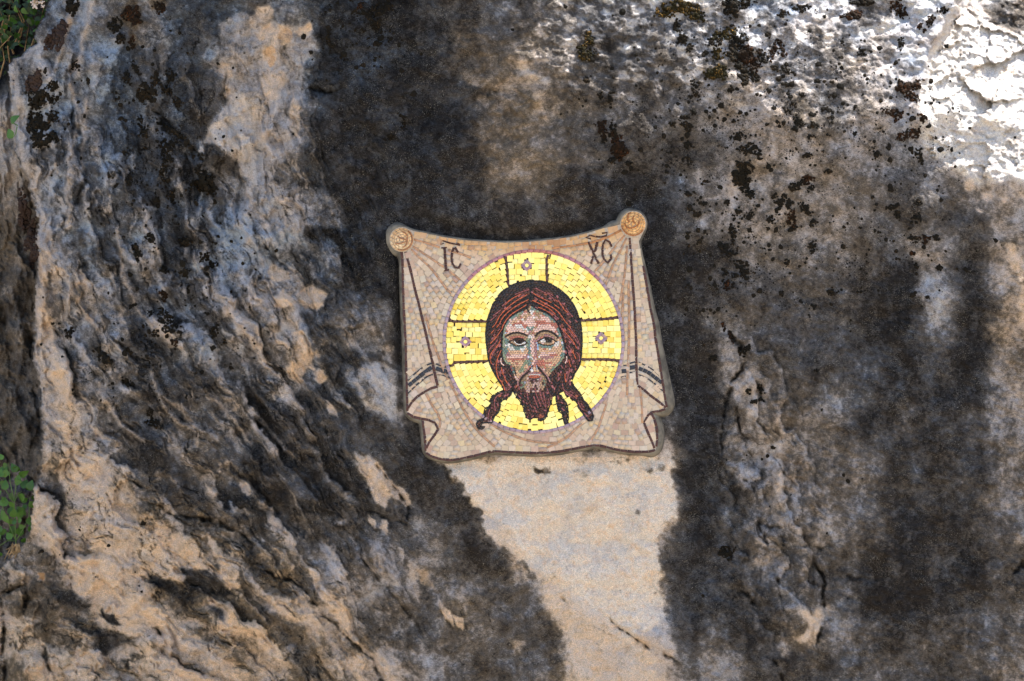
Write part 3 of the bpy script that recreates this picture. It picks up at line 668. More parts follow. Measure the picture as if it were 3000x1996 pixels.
# left edge silhouette: the front face stops, a recessed face carries on behind
EDGE = [(160,-300),(150,-60),(148,8),(127,59),(104,89),(106,127),(81,144),(64,165),(38,172),(25,195),(30,238),(38,288),(57,339),(51,365),(49,399),(47,441),(64,492),(85,518),(93,564),(110,628),(117,665),(112,690),(114,784),(109,835),(106,886),(106,962),(98,1047),(104,1089),(123,1127),(123,1195),(127,1238),(123,1330),(120,1400),(100,1430),(96,1500),(88,1560),(60,1610),(20,1650),(-60,1700),(-400,1760),(-2600,1800)]
ey = np.array([p[1] for p in EDGE]); ex = np.array([p[0] for p in EDGE])
edgex = np.interp(Y, ey, ex) + 5*wx2 + 3*b4
back = sst(3, -9, X-edgex)
rec = 0.55 + 0.10*fbm(X/60, Y/140, 4, 61) - 0.25*sst(250, 330, Y)*sst(700, 560, Y)*sst(-60, 30, X)
rec = rec + 0.9*sst(300, 120, Y)*sst(190, 60, X) - 0.18*strat_r*0.4
H = H*(1-back) + (np.maximum(H, 0) + rec)*back
bk = back > 0.4
Db = 0.62 + 0.25*fbm(X/50, Y/90, 4, 62) + 0.12*b4; Tb = 0.62 + 0.25*b2
pale2 = sst(270, 320, Y)*sst(680, 520, Y)
Db = Db - 0.35*pale2; Tb = Tb - 0.12*pale2
Db = Db + 0.5*sst(300, 200, Y)
D = np.where(bk, Db, D); T = np.where(bk, Tb, T); A = np.where(bk, 0.15*pale2, A); O = np.where(bk, 0.0, O); S = np.where(bk, 0.15, S)
e = (D > 2)
rim = np.exp(-((X-edgex-14)/14)**2)*(~bk)*sst(120, 200, Y)*sst(1500, 1300, Y)
D = D*(1-0.75*rim) + 0.05*rim; T = T*(1-0.6*rim) + 0.62*0.6*rim

HG = H
def rock_y(px, py):
    i = int(np.clip(np.searchsorted(xs, px)-1, 0, NX-2)); j = int(np.clip(np.searchsorted(ys, py)-1, 0, NY-2))
    return float(min(HG[j, i], HG[j, i+1], HG[j+1, i], HG[j+1, i+1]))
V = Wa(X, Y, H).reshape(-1, 3)
idx = np.arange(NX*NY, dtype=np.int32).reshape(NY, NX)
F = np.stack([idx[:-1, :-1], idx[1:, :-1], idx[1:, 1:], idx[:-1, 1:]], axis=-1).reshape(-1, 4)
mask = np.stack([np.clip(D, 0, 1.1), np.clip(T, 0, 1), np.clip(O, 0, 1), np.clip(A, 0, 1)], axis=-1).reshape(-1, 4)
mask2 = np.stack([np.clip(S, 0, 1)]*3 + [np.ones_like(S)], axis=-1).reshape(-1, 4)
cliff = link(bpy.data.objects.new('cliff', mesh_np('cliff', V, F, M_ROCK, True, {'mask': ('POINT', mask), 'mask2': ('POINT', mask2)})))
tag(cliff, kind='structure')
# ground: a sunlit gravel slope in front of the wall
gx = np.linspace(-90, 90, 61); gy = np.concatenate([np.linspace(-120, -12, 28), np.linspace(-11, 3, 29)])
GX, GY = np.meshgrid(gx, gy); GZ = 0.06*fbm(GX/3, GY/3, 3, 71) + 0.0*GX
gi = np.arange(GX.size).reshape(GX.shape)
ground = link(bpy.data.objects.new('ground', mesh_np('ground', np.stack([GX, GY, GZ], -1).reshape(-1, 3),
    np.stack([gi[:-1, :-1], gi[:-1, 1:], gi[1:, 1:], gi[1:, :-1]], -1).reshape(-1, 4), M_GROUND, True)))
tag(ground, kind='structure')

# ================================================================== THE MOSAIC PANEL
YM = -0.040                                   # face of the panel
def ym(px, py): return YM + 0.006*sin(px/150.0+1)*cos(py/170.0)
def zc(pts, ox, oy, s): return [(ox+x/s, oy+y/s) for x, y in pts]
Z1 = lambda p: zc(p, 1100, 600, 3.92); Z2 = lambda p: zc(p, 1540, 600, 3.92)
Z3 = lambda p: zc(p, 1100, 980, 3.92); Z4 = lambda p: zc(p, 1540, 980, 3.92)
FZ = lambda p: zc(p, 1420, 810, 5.6)
E5 = lambda p: zc(p, 1410, 800, 9.8); J5 = lambda p: zc(p, 1550, 800, 9.8)
K7 = lambda p: zc(p, 1390, 950, 9.8); L8 = lambda p: zc(p, 1550, 950, 9.8)
GZm = lambda p: zc(p, 1380, 1080, 8.711); HZm = lambda p: zc(p, 1560, 1080, 8.711)

root = link(bpy.data.objects.new('mosaic_icon', None)); root.location = W(1560, 1340, YM)
ROOTL = mathutils.Vector(root.location)
tag(root, 'mosaic of a bearded face in a gold halo on draped cloth in the cliff', 'mosaic')

LEFT_OUT = Z1([(300,540),(310,640),(315,900),(325,1200),(345,1568)]) + Z3([(350,300),(360,600),(365,880)])
LEFT_LOW = Z3([(362,905),(450,960),(540,985),(555,1100),(570,1200),(578,1350)])
BOTTOM = Z3([(580,1360),(640,1400),(750,1435),(880,1445),(1020,1420),(1160,1390),(1300,1350),(1380,1340),(1500,1350),(1700,1360)]) + Z4([(160,1365),(400,1345),(600,1305),(800,1270),(870,1280),(1000,1315),(1100,1335),(1250,1350),(1400,1350),(1490,1330)])
RIGHT_LOW = Z4([(1500,1300),(1515,1200),(1510,1080),(1480,980),(1450,920),(1432,890)])
RIGHT_OUT = Z2([(1290,370),(1300,420),(1320,550),(1350,700),(1400,980),(1430,1180),(1480,1400)]) + Z4([(1485,0),(1510,150),(1550,400),(1580,600),(1605,750),(1622,845)])
TOP = Z1([(430,300),(600,335),(800,375),(1000,405),(1250,425),(1500,435)]) + Z2([(0,430),(300,400),(500,375),(700,330),(900,270),(1080,230)])
RLc, RLr = (1177, 702), 34.5; RRc, RRr = (1855, 656), 36
def arc(c, r, a0, a1, n=14, rx=1, ry=1): return [(c[0]+r*rx*cos(radians(a0+(a1-a0)*i/n)), c[1]+r*ry*sin(radians(a0+(a1-a0)*i/n))) for i in range(n+1)]
HC = (1563.5, 1001.0); HRX, HRY = 266, 270
CLOTH = arc(RLc, RLr, 80, 340, 18) + TOP + arc(RRc, RRr, 185, 405, 18)[0:] + RIGHT_OUT + Z4([(1500,885)]) + RIGHT_LOW[::-1] + BOTTOM[::-1] + LEFT_LOW[::-1] + LEFT_OUT[::-1]

HAIR = FZ([(760,60),(600,90),(430,150),(280,250),(160,400),(100,550),(50,700),(20,900),(20,1050),(40,1200),(60,1350),(90,1450),(140,1568)]) + \
  GZm([(600,130),(720,340),(830,490),(820,560),(530,700),(480,780),(480,960),(360,1010),(330,1130),(380,1280),(250,1290),(120,1380),(200,1560),(320,1540),(370,1490),(280,1500),(230,1440),(270,1390),(400,1380),(570,1380),(570,1220),(640,1180),(720,1080),(750,950),(740,820),(900,780),(1000,700),(1040,600),(1060,530),(1090,600),(1170,720),(1270,850),(1340,1000),(1380,1150),(1430,1300),(1560,1300),(1620,1220)]) + \
  HZm([(70,1250),(150,1330),(240,1340),(330,1270),(380,1130),(440,950),(520,740),(590,620),(595,700),(620,900),(660,1080),(780,1180),(740,1260),(770,1370),(860,1420),(930,1350),(930,1290),(870,1260),(910,1200),(890,900),(800,800),(715,720),(710,545),(830,670),(950,760),(1090,820),(1170,1000),(1270,1120),(1390,1300),(1470,1370),(1550,1310),(1560,1200),(1500,1080),(1400,900),(1280,800),(1230,640),(1100,500),(1000,380),(1000,270),(1100,120)]) + \
  L8([(1300,1420),(1430,1250),(1480,1050),(1500,900),(1520,600),(1520,300),(1500,50)]) + FZ([(1568,750),(1540,650),(1480,500),(1380,350),(1250,230),(1100,130),(950,80)])
SKIN = FZ([(755,480),(690,540),(560,595),(440,665),(370,745),(320,830),(300,950),(292,1100),(290,1250),(310,1370),(350,1430)]) + \
  K7([(980,1150),(1060,1250),(1110,1400),(1150,1520)]) + [(1516,1120),(1522,1135),(1532,1146),(1546,1152),(1560,1150),(1574,1150),(1588,1146),(1596,1135),(1602,1120),(1607,1104),(1615,1093)] + \
  FZ([(1150,1510),(1240,1430),(1300,1340),(1320,1230),(1300,1050),(1250,950),(1190,790),(1130,680),(1000,590),(860,540)])

cR = dict(P=(238,196,178), O=(222,178,140), B=(178,144,110), W=(232,222,210), G=(146,156,126), T=(116,138,128), R=(192,118,98), M=(176,128,124), L=(205,205,215), D=(46,34,32), K=(34,32,33), N=(78,48,40), S=(140,82,80), OR=(184,92,62), Y=(205,175,110))

# ---- line work: (points, width, colour, tile length, region id kept clear)
LINES_CLOTH = []   # (pts, width, rgb, seglen, name)
DKB = (78, 52, 48); BRN = (172, 134, 106); BLK = (52, 54, 60)
for p in [LEFT_OUT, Z1([(345,540),(400,740),(450,960),(500,1150),(540,1320),(600,1568)])+Z3([(620,170),(650,300),(685,470),(715,590)]),
          Z3([(715,600),(650,612),(580,650),(500,700),(430,760),(372,850)]), Z3([(362,905),(450,955),(540,972),(620,985),(690,1020),(725,1070),(710,1120),(650,1190),(600,1260),(583,1310)]), Z3([(543,990),(555,1100),(570,1200),(576,1340)]),
          BOTTOM, Z2([(1195,380),(1205,550),(1225,850),(1245,1100),(1255,1300),(1270,1568)])+Z4([(1270,300),(1275,450),(1285,580)]),
          Z4([(1290,590),(1350,630),(1440,710),(1540,780),(1610,845)]), Z2([(1350,700),(1400,980),(1430,1180),(1480,1400)])+Z4([(1485,0),(1510,150),(1550,400),(1580,600),(1605,750),(1622,840)]),
          Z4([(1605,858),(1570,878),(1500,886),(1430,895),(1370,980),(1358,1020),(1400,1120),(1450,1230),(1480,1310)]), Z4([(1445,905),(1480,980),(1508,1080),(1512,1200),(1500,1290)])]:
    LINES_CLOTH.append((p, 7.0, DKB, 21, 'outline_strip'))
for p in [Z1([(440,400),(560,430),(740,490)]), Z1([(830,520),(1000,570),(1100,610)]), Z1([(430,480),(600,590),(785,715)]), Z1([(850,760),(975,865)]), Z1([(410,510),(500,600),(640,730),(760,890),(840,1000),(885,1030)]),
          Z1([(570,1250),(600,1370),(655,1568)])+Z3([(690,170),(740,300),(800,450),(860,570),(930,690),(1000,850),(1100,1010),(1200,1140),(1370,1290)]), Z3([(580,680),(640,800),(720,920),(750,1000),(735,1070)]), Z3([(1150,880),(1230,955)]),
          Z3([(1320,1030),(1500,1130),(1725,1210)])+Z4([(150,1240),(350,1250),(480,1180),(600,1060),(660,1020)]), Z4([(240,1300),(370,1250)]),
          Z2([(300,500),(560,470),(780,430),(950,370),(1100,290)]), Z2([(1140,350),(1030,480),(960,570)]), Z2([(905,640),(800,760)]), Z2([(1160,380),(1080,540),(1000,690),(950,840),(910,930)]), Z2([(1165,470),(1150,650),(1130,850),(1100,1020),(1070,1200)]),
          Z2([(1185,870),(1180,1000),(1190,1250),(1185,1568)])+Z4([(1180,250),(1170,450),(1165,700)]), Z2([(1125,1010),(1110,1250),(1112,1340)]), Z4([(1310,610),(1330,750),(1340,1020)]), Z4([(930,790),(880,940),(830,1090),(740,1230)])]:
    LINES_CLOTH.append((p, 6.0, BRN, 24, 'fold_strip'))
for p in [Z3([(372,530),(450,450),(530,390),(600,345),(652,330)]), Z3([(690,337),(760,365),(830,380)]), Z3([(372,680),(440,610),(530,530),(600,480),(660,458)]), Z3([(700,455),(790,480),(880,503)]),
          Z4([(1120,360),(1160,352)]), Z4([(1190,335),(1260,315)]), Z4([(1295,320),(1400,365),(1480,420),(1535,470)]), Z4([(1090,493),(1150,480)]), Z4([(1190,440),(1258,435)]), Z4([(1295,460),(1400,505),(1500,580),(1575,650)])]:
    LINES_CLOTH.append((p, 4.2, BLK, 17, 'stripe_strip'))
for p in [Z3([(378,590),(450,530),(540,455),(600,410),(648,380)]), Z3([(692,390),(770,420),(865,440)]), Z4([(1100,425),(1158,420)]), Z4([(1195,385),(1258,375)]), Z4([(1297,390),(1400,430),(1480,490),(1565,560)])]:
    LINES_CLOTH.append((p, 11.5, BLK, 14, 'stripe_strip'))
LETTERS = [
 ('left', [(Z1([(793,500),(810,750)]),7.5),(Z1([(755,497),(822,492)]),4),(Z1([(780,757),(846,748)]),4.5),(Z1([(900,492),(876,560),(872,640),(892,700),(940,748),(975,700),(980,675)]),6.5),(Z1([(912,488),(950,550)]),6.5),
           (Z1([(760,410),(850,440),(975,465)]),4.5),(Z1([(760,410),(735,440),(760,470),(790,460),(785,442)]),3.5),(Z1([(932,432),(975,440),(972,462)]),4)]),
 ('right', [(Z2([(720,425),(780,560),(840,680)]),6.5),(Z2([(825,428),(795,545)]),7),(Z2([(775,590),(750,680)]),6),(Z2([(990,485),(965,430),(920,398),(885,460),(880,540),(885,605),(935,675),(1000,600),(985,572)]),6.5),
            (Z2([(752,393),(692,378),(718,345),(780,365),(860,373),(950,350),(945,318),(875,330)]),5)])]
DKBR = (70, 46, 42)
RINGLINE = arc(HC, 1, 0, 360, 90, HRX-4, HRY-4)
CROSS = [Z1([(1478,590),(1500,640),(1515,770),(1520,860),(1530,935)]), Z2([(262,575),(240,620),(243,770),(247,880)]), Z1([(845,1308),(870,1342),(1060,1342),(1278,1340)]), Z3([(872,370),(905,325),(1060,318),(1292,308)]),
         Z2([(1050,1295),(980,1308),(800,1320),(628,1332)]), Z4([(645,288),(860,288),(1040,295),(1082,322)])]
DIAM = [((1543.5,778),18.5), ((1363.5,1001.5),18.5), ((1761,991),20)]

# thin strips inside the head
HL = []
def hl(pts, w, c, L=11): HL.append((pts, w, cR[c] if isinstance(c, str) else c, L))
# orange strands
for p in [E5([(1150,600),(980,680),(800,790),(680,920)]), E5([(1320,620),(1050,770),(900,870),(800,950),(650,1090),(560,1200),(470,1310),(440,1440),(310,1568)]), E5([(1360,760),(1100,890),(920,1000),(760,1120),(650,1240),(550,1380),(510,1500),(440,1568)]),
          E5([(1300,910),(1160,1000),(1000,1100),(880,1170),(780,1270),(700,1370),(640,1480),(600,1568)]), K7([(830,0),(790,150),(700,270),(600,410),(450,560)]), K7([(570,160),(470,270)]), K7([(750,450),(690,580),(600,690),(500,800),(440,920),(450,1030),(485,1140)]),
          K7([(770,740),(720,850),(670,950),(640,1100),(620,1250),(640,1400),(700,1568)]), GZm([(720,260),(790,370),(850,480),(865,560)]), K7([(770,1230),(800,1400),(880,1568)]), GZm([(860,260),(930,380)]),
          J5([(110,570),(170,620),(400,740),(640,850)]), J5([(720,905),(880,1020)]), J5([(290,780),(470,880),(560,930),(740,1030),(850,1130),(950,1260),(1040,1400),(1200,1568)]), J5([(90,780),(260,860),(400,930),(560,1010),(700,1130),(760,1190)]), J5([(250,980),(420,1040),(540,1110),(690,1220)]),
          J5([(740,760),(830,825)]), J5([(860,830),(940,950),(1000,1040),(1110,1140)]), L8([(940,110),(1010,210),(1140,340),(1290,530),(1370,700)]), L8([(1110,110),(1220,220),(1330,370)]), L8([(1200,720),(1300,880),(1345,1000)]), L8([(1400,850),(1440,900)]), L8([(1140,1010),(1200,1240)]), HZm([(830,120),(830,260),(855,350)])]:
    hl(p, 2.9, 'OR', 13)
# rose strands
for p in [E5([(1380,470),(1170,540),(960,620)]), E5([(720,820),(600,960)]), E5([(560,1060),(330,1240)]), E5([(440,1210),(260,1370)]), E5([(860,970),(720,1060)]), J5([(180,430),(350,520),(560,610),(700,740),(740,820)]), J5([(520,560),(700,650)]), J5([(200,600),(330,660)]), J5([(820,760),(900,880),(1000,1000)]),
          J5([(930,850),(1020,930)]), J5([(1060,1000),(1150,1150),(1260,1260)]), J5([(560,1090),(690,1180),(860,1330)]), J5([(1310,1340),(1390,1420)]), J5([(150,700),(260,770)]), K7([(670,440),(590,560),(440,690),(400,820)]), K7([(740,130),(660,200)]), K7([(600,280),(540,340)]), K7([(720,560),(620,700),(520,850),(480,990)]), K7([(690,760),(640,830)]), K7([(500,1130),(560,1180)]), K7([(660,1130),(710,1190)]), K7([(1040,1180),(1080,1350)]),
          K7([(700,1350),(750,1500)]), K7([(860,1450),(900,1560)]), K7([(1000,1430),(1050,1510)]), L8([(880,20),(940,160),(1060,330),(1200,480),(1300,600)]), L8([(1100,0),(1250,200),(1350,350),(1420,500),(1460,620)]), L8([(1070,640),(1180,840),(1210,930)]), L8([(1120,600),(1240,760)]), L8([(1450,900),(1440,1080)]), L8([(1360,800),(1450,900)]), L8([(1200,950),(1270,1150)]),
          L8([(1140,200),(1290,380),(1410,560)]), L8([(920,1170),(970,1280)]), L8([(1050,1180),(1060,1260)]), L8([(1160,1240),(1150,1400),(1100,1550)]), L8([(840,1380),(830,1520)]), L8([(1330,1180),(1330,1250)]), HZm([(960,0),(900,180),(905,280)]), HZm([(650,100),(660,200)]), HZm([(760,380),(790,540),(930,640),(1050,700),(1140,780)]), HZm([(950,570),(1050,640)]), HZm([(1160,850),(1230,1000),(1300,1060)]), HZm([(1230,880),(1320,1000)]), HZm([(1300,1120),(1430,1230)]),
          HZm([(640,680),(665,790)]), HZm([(720,850),(780,890)]), HZm([(740,1000),(820,1080)]), GZm([(920,560),(1000,510)]), GZm([(800,620),(650,710),(590,800),(600,950),(620,1090)]), GZm([(660,880),(700,960)]), GZm([(480,1040),(440,1150),(430,1280)]), GZm([(520,1210),(500,1330)]), GZm([(960,640),(900,700)]), GZm([(520,980),(540,1030)]),
          HZm([(60,480),(100,680),(190,880),(220,980)]), HZm([(30,700),(100,900),(150,1010)]), HZm([(180,560),(240,800),(340,1000)]), HZm([(270,600),(330,850),(345,980)]), HZm([(370,500),(420,650)]), HZm([(410,760),(430,880),(410,960)]), HZm([(40,960),(110,1130)]), HZm([(280,1060),(360,1080)]), HZm([(470,780),(520,710)]), HZm([(400,380),(430,480)]), HZm([(480,330),(500,390)]), HZm([(400,250),(430,330)]),
          GZm([(1430,620),(1460,800)]), GZm([(1360,680),(1380,730)]), GZm([(1500,900),(1560,1000)]), GZm([(1590,700),(1640,850)]), GZm([(1210,690),(1280,770)]), GZm([(1320,810),(1360,870)]), GZm([(1400,860),(1440,920)]), GZm([(1470,1030),(1480,1090)]), GZm([(1580,1060),(1590,1120)]), GZm([(1100,440),(1140,510)]), GZm([(1210,380),(1230,550)]), GZm([(1250,620),(1290,660)]), GZm([(1430,1210),(1450,1260)]), GZm([(1540,1250),(1600,1190)])]:
    hl(p, 3.6, 'S', 9)
# black contour strips
hairc = HAIR + [HAIR[0]]
hl(hairc, 4.5, 'K', 14)
for p in [FZ([(760,70),(755,200),(745,300),(740,420),(700,480)]), FZ([(745,420),(800,510),(900,560),(1030,610),(1130,690),(1200,780),(1250,900),(1290,1040),(1320,1200)]), FZ([(740,430),(660,510),(560,570),(450,640),(370,720),(310,830),(285,950),(275,1100),(275,1250),(300,1360)]), L8([(940,380),(1000,500),(1060,650),(1100,830),(1150,960)]),
          FZ([(700,480),(705,560),(740,600)]), E5([(1100,560),(860,700),(660,860),(560,960)]), E5([(1330,700),(1100,820),(900,930),(740,1060),(560,1270),(470,1450)]), E5([(1330,840),(1120,960),(950,1060),(780,1190),(640,1350),(560,1520)]), J5([(130,650),(400,790),(640,900),(860,1060),(1020,1250)]), J5([(110,830),(420,990),(640,1110),(760,1250)]), HZm([(590,620),(620,500),(680,400),(700,300)]),
          GZm([(1060,530),(1050,450),(1120,350)]), K7([(1130,1240),(1160,1350),(1190,1480)]), HZm([(1060,770),(1130,820)]), HZm([(1090,820),(1270,1090)]), HZm([(690,900),(860,960)])]:
    hl(p, 3.4, 'K', 12)
# face line work
for p, w in [(FZ([(340,990),(400,952),(470,928),(560,922),(640,947),(700,972)]),4.6), (FZ([(835,985),(875,925),(950,893),(1050,893),(1130,932),(1180,975),(1205,1010)]),5.2),
             (FZ([(385,1078),(440,1055),(490,1022),(560,1010),(620,1028),(660,1058),(697,1097)]),2.6), (FZ([(385,1078),(450,1112),(510,1137),(570,1146),(630,1132),(690,1100)]),2.4),
             (FZ([(860,1078),(920,1032),(1000,1000),(1080,1008),(1140,1048),(1185,1076)]),2.8), (FZ([(875,1095),(950,1122),(1050,1136),(1120,1120),(1150,1095)]),1.9),
             ([(1560,1073),(1553,1085),(1541,1096),(1529,1106),(1523,1118),(1522,1132)],5), ([(1572,1073),(1583,1085),(1592,1096),(1601,1107),(1606,1118),(1608,1134)],5), ([(1549,1108),(1557,1111),(1566,1112),(1574,1110),(1581,1107)],1.8)]:
    hl(p, w, (40,28,26) if w > 3.8 else (36,32,32), 9)
hl([(1550,1076),(1538,1091),(1524,1103),(1517,1116),(1517,1132)], 2.8, 'M', 8); hl([(1584,1078),(1597,1093),(1607,1108),(1612,1120)], 2.8, 'M', 8)
hl(K7([(1640,1170),(1660,1250),(1600,1330)]), 1.6, 'L', 12); hl(L8([(70,1170),(90,1250),(20,1340)]), 1.6, 'L', 12); hl(L8([(215,1180),(190,1240),(235,1330)]), 1.6, 'L', 12)
hl(FZ([(485,1062),(500,1095),(550,1120),(610,1115),(640,1082)]), 2.6, 'W', 10); hl(L8([(375,1010),(430,1090),(430,1200),(470,1280)]), 4, 'R', 12)
hl(FZ([(750,1160),(750,1205)]), 2.4, (190,205,225), 9); hl(FZ([(868,1110),(876,1215)]), 3, (160,190,215), 9)
hl(FZ([(275,1335),(258,1390),(282,1440),(322,1462)]), 3.2, 'P', 7); hl(FZ([(1342,1310),(1352,1370),(1318,1428)]), 2.8, 'P', 7)
hl([(1548,1100),(1557,1097),(1566,1098),(1574,1097),(1583,1100)], 2.2, 'W', 8); hl([(1546,1097),(1556,1093),(1565,1094),(1574,1093),(1585,1097)], 3, 'M', 7); hl([(1549,1104),(1557,1106),(1566,1107),(1574,1106),(1581,1103)], 3.6, (182,90,60), 7)

# colour field of the skin
PAINT = []
def pt(c, *ps):
    for p in ps: PAINT.append((FZ(p), cR[c]))
pt('G', [(335,810),(318,950),(305,1100),(310,1250),(335,1370),(400,1450),(460,1530)], [(650,545),(560,605),(450,675)], [(850,560),(960,585)], [(1265,1050),(1290,1150)], [(1290,1330),(1240,1400)], [(700,1050),(712,1110)], [(590,1568),(640,1470),(700,1400)], [(1080,1568),(1150,1480),(1225,1410)], [(700,1130),(705,1200)], [(735,1250),(740,1290)])
pt('T', [(365,1050),(350,1100)], [(352,1180),(345,1280)], [(665,530),(600,590)], [(500,640),(450,690)], [(380,730),(350,780)], [(980,600),(1060,650),(1150,740)], [(1200,860),(1240,950)], [(735,1030),(725,1100),(722,1250),(745,1400),(745,1440)], [(700,840),(740,875),(790,855)], [(1280,1120),(1300,1200)], [(1270,1320),(1285,1280)], [(455,1125),(500,1172),(560,1182),(620,1165)], [(862,1110),(930,1140),(1030,1158),(1120,1135)], [(770,510),(800,545)], [(455,1530),(480,1560)])
pt('P', [(620,640),(500,690),(410,765)], [(720,680),(850,680),(1000,690)], [(370,900),(450,845),(540,880),(650,900)], [(880,900),(1000,850),(1100,870),(1200,950)], [(850,870),(950,800),(1060,790),(1150,850)], [(780,1010),(790,1150),(800,1300),(810,1430)], [(930,1270),(1030,1288),(1130,1270),(1200,1200)], [(450,1300),(560,1320),(640,1300)], [(650,750),(760,740),(820,760)], [(1000,730),(1080,740)], [(560,630),(700,640)])
pt('O', [(440,750),(550,715),(640,700)], [(400,1235),(480,1265),(560,1240)], [(600,1290),(690,1230),(700,1180)], [(430,1400),(540,1435),(640,1400)], [(910,1220),(1010,1242),(1110,1220),(1180,1160)], [(960,1370),(1050,1395),(1140,1340),(1230,1260)], [(1220,1050),(1235,1150),(1210,1300)], [(1000,1440),(1080,1450),(1150,1390)], [(560,1560),(650,1500),(720,1430)], [(780,1500),(800,1560)], [(1100,1060),(1120,1080)])
pt('B', [(720,620),(660,700)], [(870,600),(860,680)], [(350,1015),(430,978),(530,962),(620,982),(690,1012)], [(855,1010),(920,958),(1020,938),(1110,958),(1195,1015)], [(870,1080),(872,1250),(885,1350)], [(480,1450),(560,1520)], [(760,945),(800,930)], [(920,1092),(1020,1112),(1100,1102)], [(450,1072),(465,1090)], [(1000,1500),(1040,1568)], [(830,560),(850,600)])
pt('R', [(480,770),(600,775),(680,830)], [(860,770),(950,745),(1050,765),(1120,800),(1160,850)], [(420,1350),(460,1370)], [(560,1350),(640,1340)], [(440,1000),(560,985),(640,1003)], [(770,1455),(835,1465)], [(860,1430),(920,1450),(900,1400)], [(700,1425),(740,1465)], [(1000,1420),(1050,1410)], [(1150,1310),(1230,1280)], [(1170,960),(1200,1000)], [(1100,1290),(1140,1290)])
pt('M', [(860,1042),(940,988),(1040,968),(1120,988),(1185,1035)], [(380,1290),(420,1330)], [(740,915),(740,930)], [(832,1050),(836,1150),(838,1300)], [(930,1315),(1020,1335),(1100,1330)], [(690,1340),(620,1330)], [(840,1400),(830,1440)])
pt('W', [(520,805),(630,840),(700,890)], [(720,970),(780,985)], [(745,1010),(760,990)], [(385,1100),(430,1150),(480,1195)], [(640,1190),(700,1115)], [(540,1200),(640,1215)], [(930,1058),(960,1052)], [(1070,1180),(1180,1090)], [(440,860),(460,850)], [(780,1350),(790,1380)], [(1185,1070),(1195,1110)])
pt('D', [(545,1050),(595,1055)], [(1030,1035),(1075,1045)], [(575,1075),(600,1080)], [(1010,1060),(1050,1070)])
for c, p in [('O',[(1560,1080),(1565,1088)]),('R',[(1550,1090),(1580,1090)]),('B',[(1540,1112),(1531,1128)]),('G',[(1534,1120),(1530,1135)]),('M',[(1552,1116),(1565,1115),(1578,1116)]),('P',[(1548,1124),(1546,1148)]),('O',[(1556,1122),(1555,1148)]),('P',[(1564,1122),(1564,1148)]),('P',[(1573,1122),(1575,1146)]),('O',[(1581,1122),(1586,1143)]),('B',[(1592,1112),(1597,1126)]),('G',[(1595,1120),(1602,1140)]),('O',[(1540,1130),(1539,1146)])]:
    PAINT.append((p, cR[c]))

# ---- raster of regions (one cell per photo pixel)
RX0, RY0, RW, RH = 1120, 600, 860, 770
rx_, ry_ = np.meshgrid(np.arange(RW, dtype=np.float32)+RX0+.5, np.arange(RH, dtype=np.float32)+RY0+.5)
reg = np.zeros((RH, RW), dtype=np.int8)
reg[inpoly(rx_, ry_, CLOTH)] = 1
hd = ((rx_-HC[0])/HRX)**2+((ry_-HC[1])/HRY)**2
reg[hd < 1] = 9
reg[((rx_-HC[0])/(HRX-9))**2+((ry_-HC[1])/(HRY-9))**2 < 1] = 2
reg[inpoly(rx_, ry_, HAIR)] = 3
reg[inpoly(rx_, ry_, SKIN)] = 4
for c, r_ in ((RLc, RLr), (RRc, RRr)): reg[np.hypot(rx_-c[0], ry_-c[1]) < r_+4] = 9
def clear(p, w, only):
    m = windowed(None, rx_, ry_, p, w+2); d = polydist(rx_[m], ry_[m], p)
    q = reg[m]; q[(d < w/2+0.3) & np.isin(q, only)] = 9; reg[m] = q
for p, w, *_ in LINES_CLOTH: clear(p, w, (1,))
for _, st in LETTERS:
    for p, w in st: clear(p, w, (1,))
for p in CROSS: clear(p, 7, (2,))
for c, r_ in DIAM: reg[(np.abs(rx_-c[0])+np.abs(ry_-c[1]) < r_)] = 9
for p, w, *_ in HL: clear(p, w, (3, 4))
reg[(((rx_-HC[0])/HRX)**2+((ry_-HC[1])/HRY)**2 > 1) & (reg == 2)] = 1

def field(strokes, R):
    """nearest stroke: angle field and stroke number"""
    D_ = np.full(rx_.shape, 1e6, dtype=np.float32); A_ = np.zeros(rx_.shape, dtype=np.float32); I_ = np.zeros(rx_.shape, dtype=np.int32)
    for si, p in enumerate(strokes):
        for (x0, y0), (x1, y1) in zip(p[:-1], p[1:]):
            i0 = max(0, int(min(x0, x1)-R-RX0)); i1 = min(RW, int(max(x0, x1)+R-RX0)); j0 = max(0, int(min(y0, y1)-R-RY0)); j1 = min(RH, int(max(y0, y1)+R-RY0))
            if i1 <= i0 or j1 <= j0: continue
            dx, dy = x1-x0, y1-y0; L2 = dx*dx+dy*dy+1e-9
            a = rx_[j0:j1, i0:i1]; b = ry_[j0:j1, i0:i1]
            t = np.clip(((a-x0)*dx+(b-y0)*dy)/L2, 0, 1); d = np.hypot(a-x0-t*dx, b-y0-t*dy)
            k = d < D_[j0:j1, i0:i1]
            D_[j0:j1, i0:i1][k] = d[k]; A_[j0:j1, i0:i1][k] = atan2(dy, dx); I_[j0:j1, i0:i1][k] = si
    return D_, A_, I_
ds_, ang_c, _ = field([l[0] for l in LINES_CLOTH if l[4] != 'stripe_strip'] + [TOP, RINGLINE], 90)
_, ang_s, _ = field([l[0] for l in LINES_CLOTH if l[4] == 'stripe_strip'], 14)
sm = _ < 14; 
ang = ang_c.copy(); st_d = field([l[0] for l in LINES_CLOTH if l[4] == 'stripe_strip'], 14); ang[st_d[0] < 12] = st_d[1][st_d[0] < 12]
gm = reg == 2
ang[gm] = np.arctan2((rx_-HC[0])[gm], -(ry_-HC[1])[gm])
ang[gm & (rx_ > 1484) & (rx_ < 1603) & (ry_ < 860)] = 0.0; ang[gm & (ry_ > 941) & (ry_ < 1062)] = 0.0
_, ang_h, hid = field([h[0] for h in HL], 60); hm = reg == 3; ang[hm] = ang_h[hm]
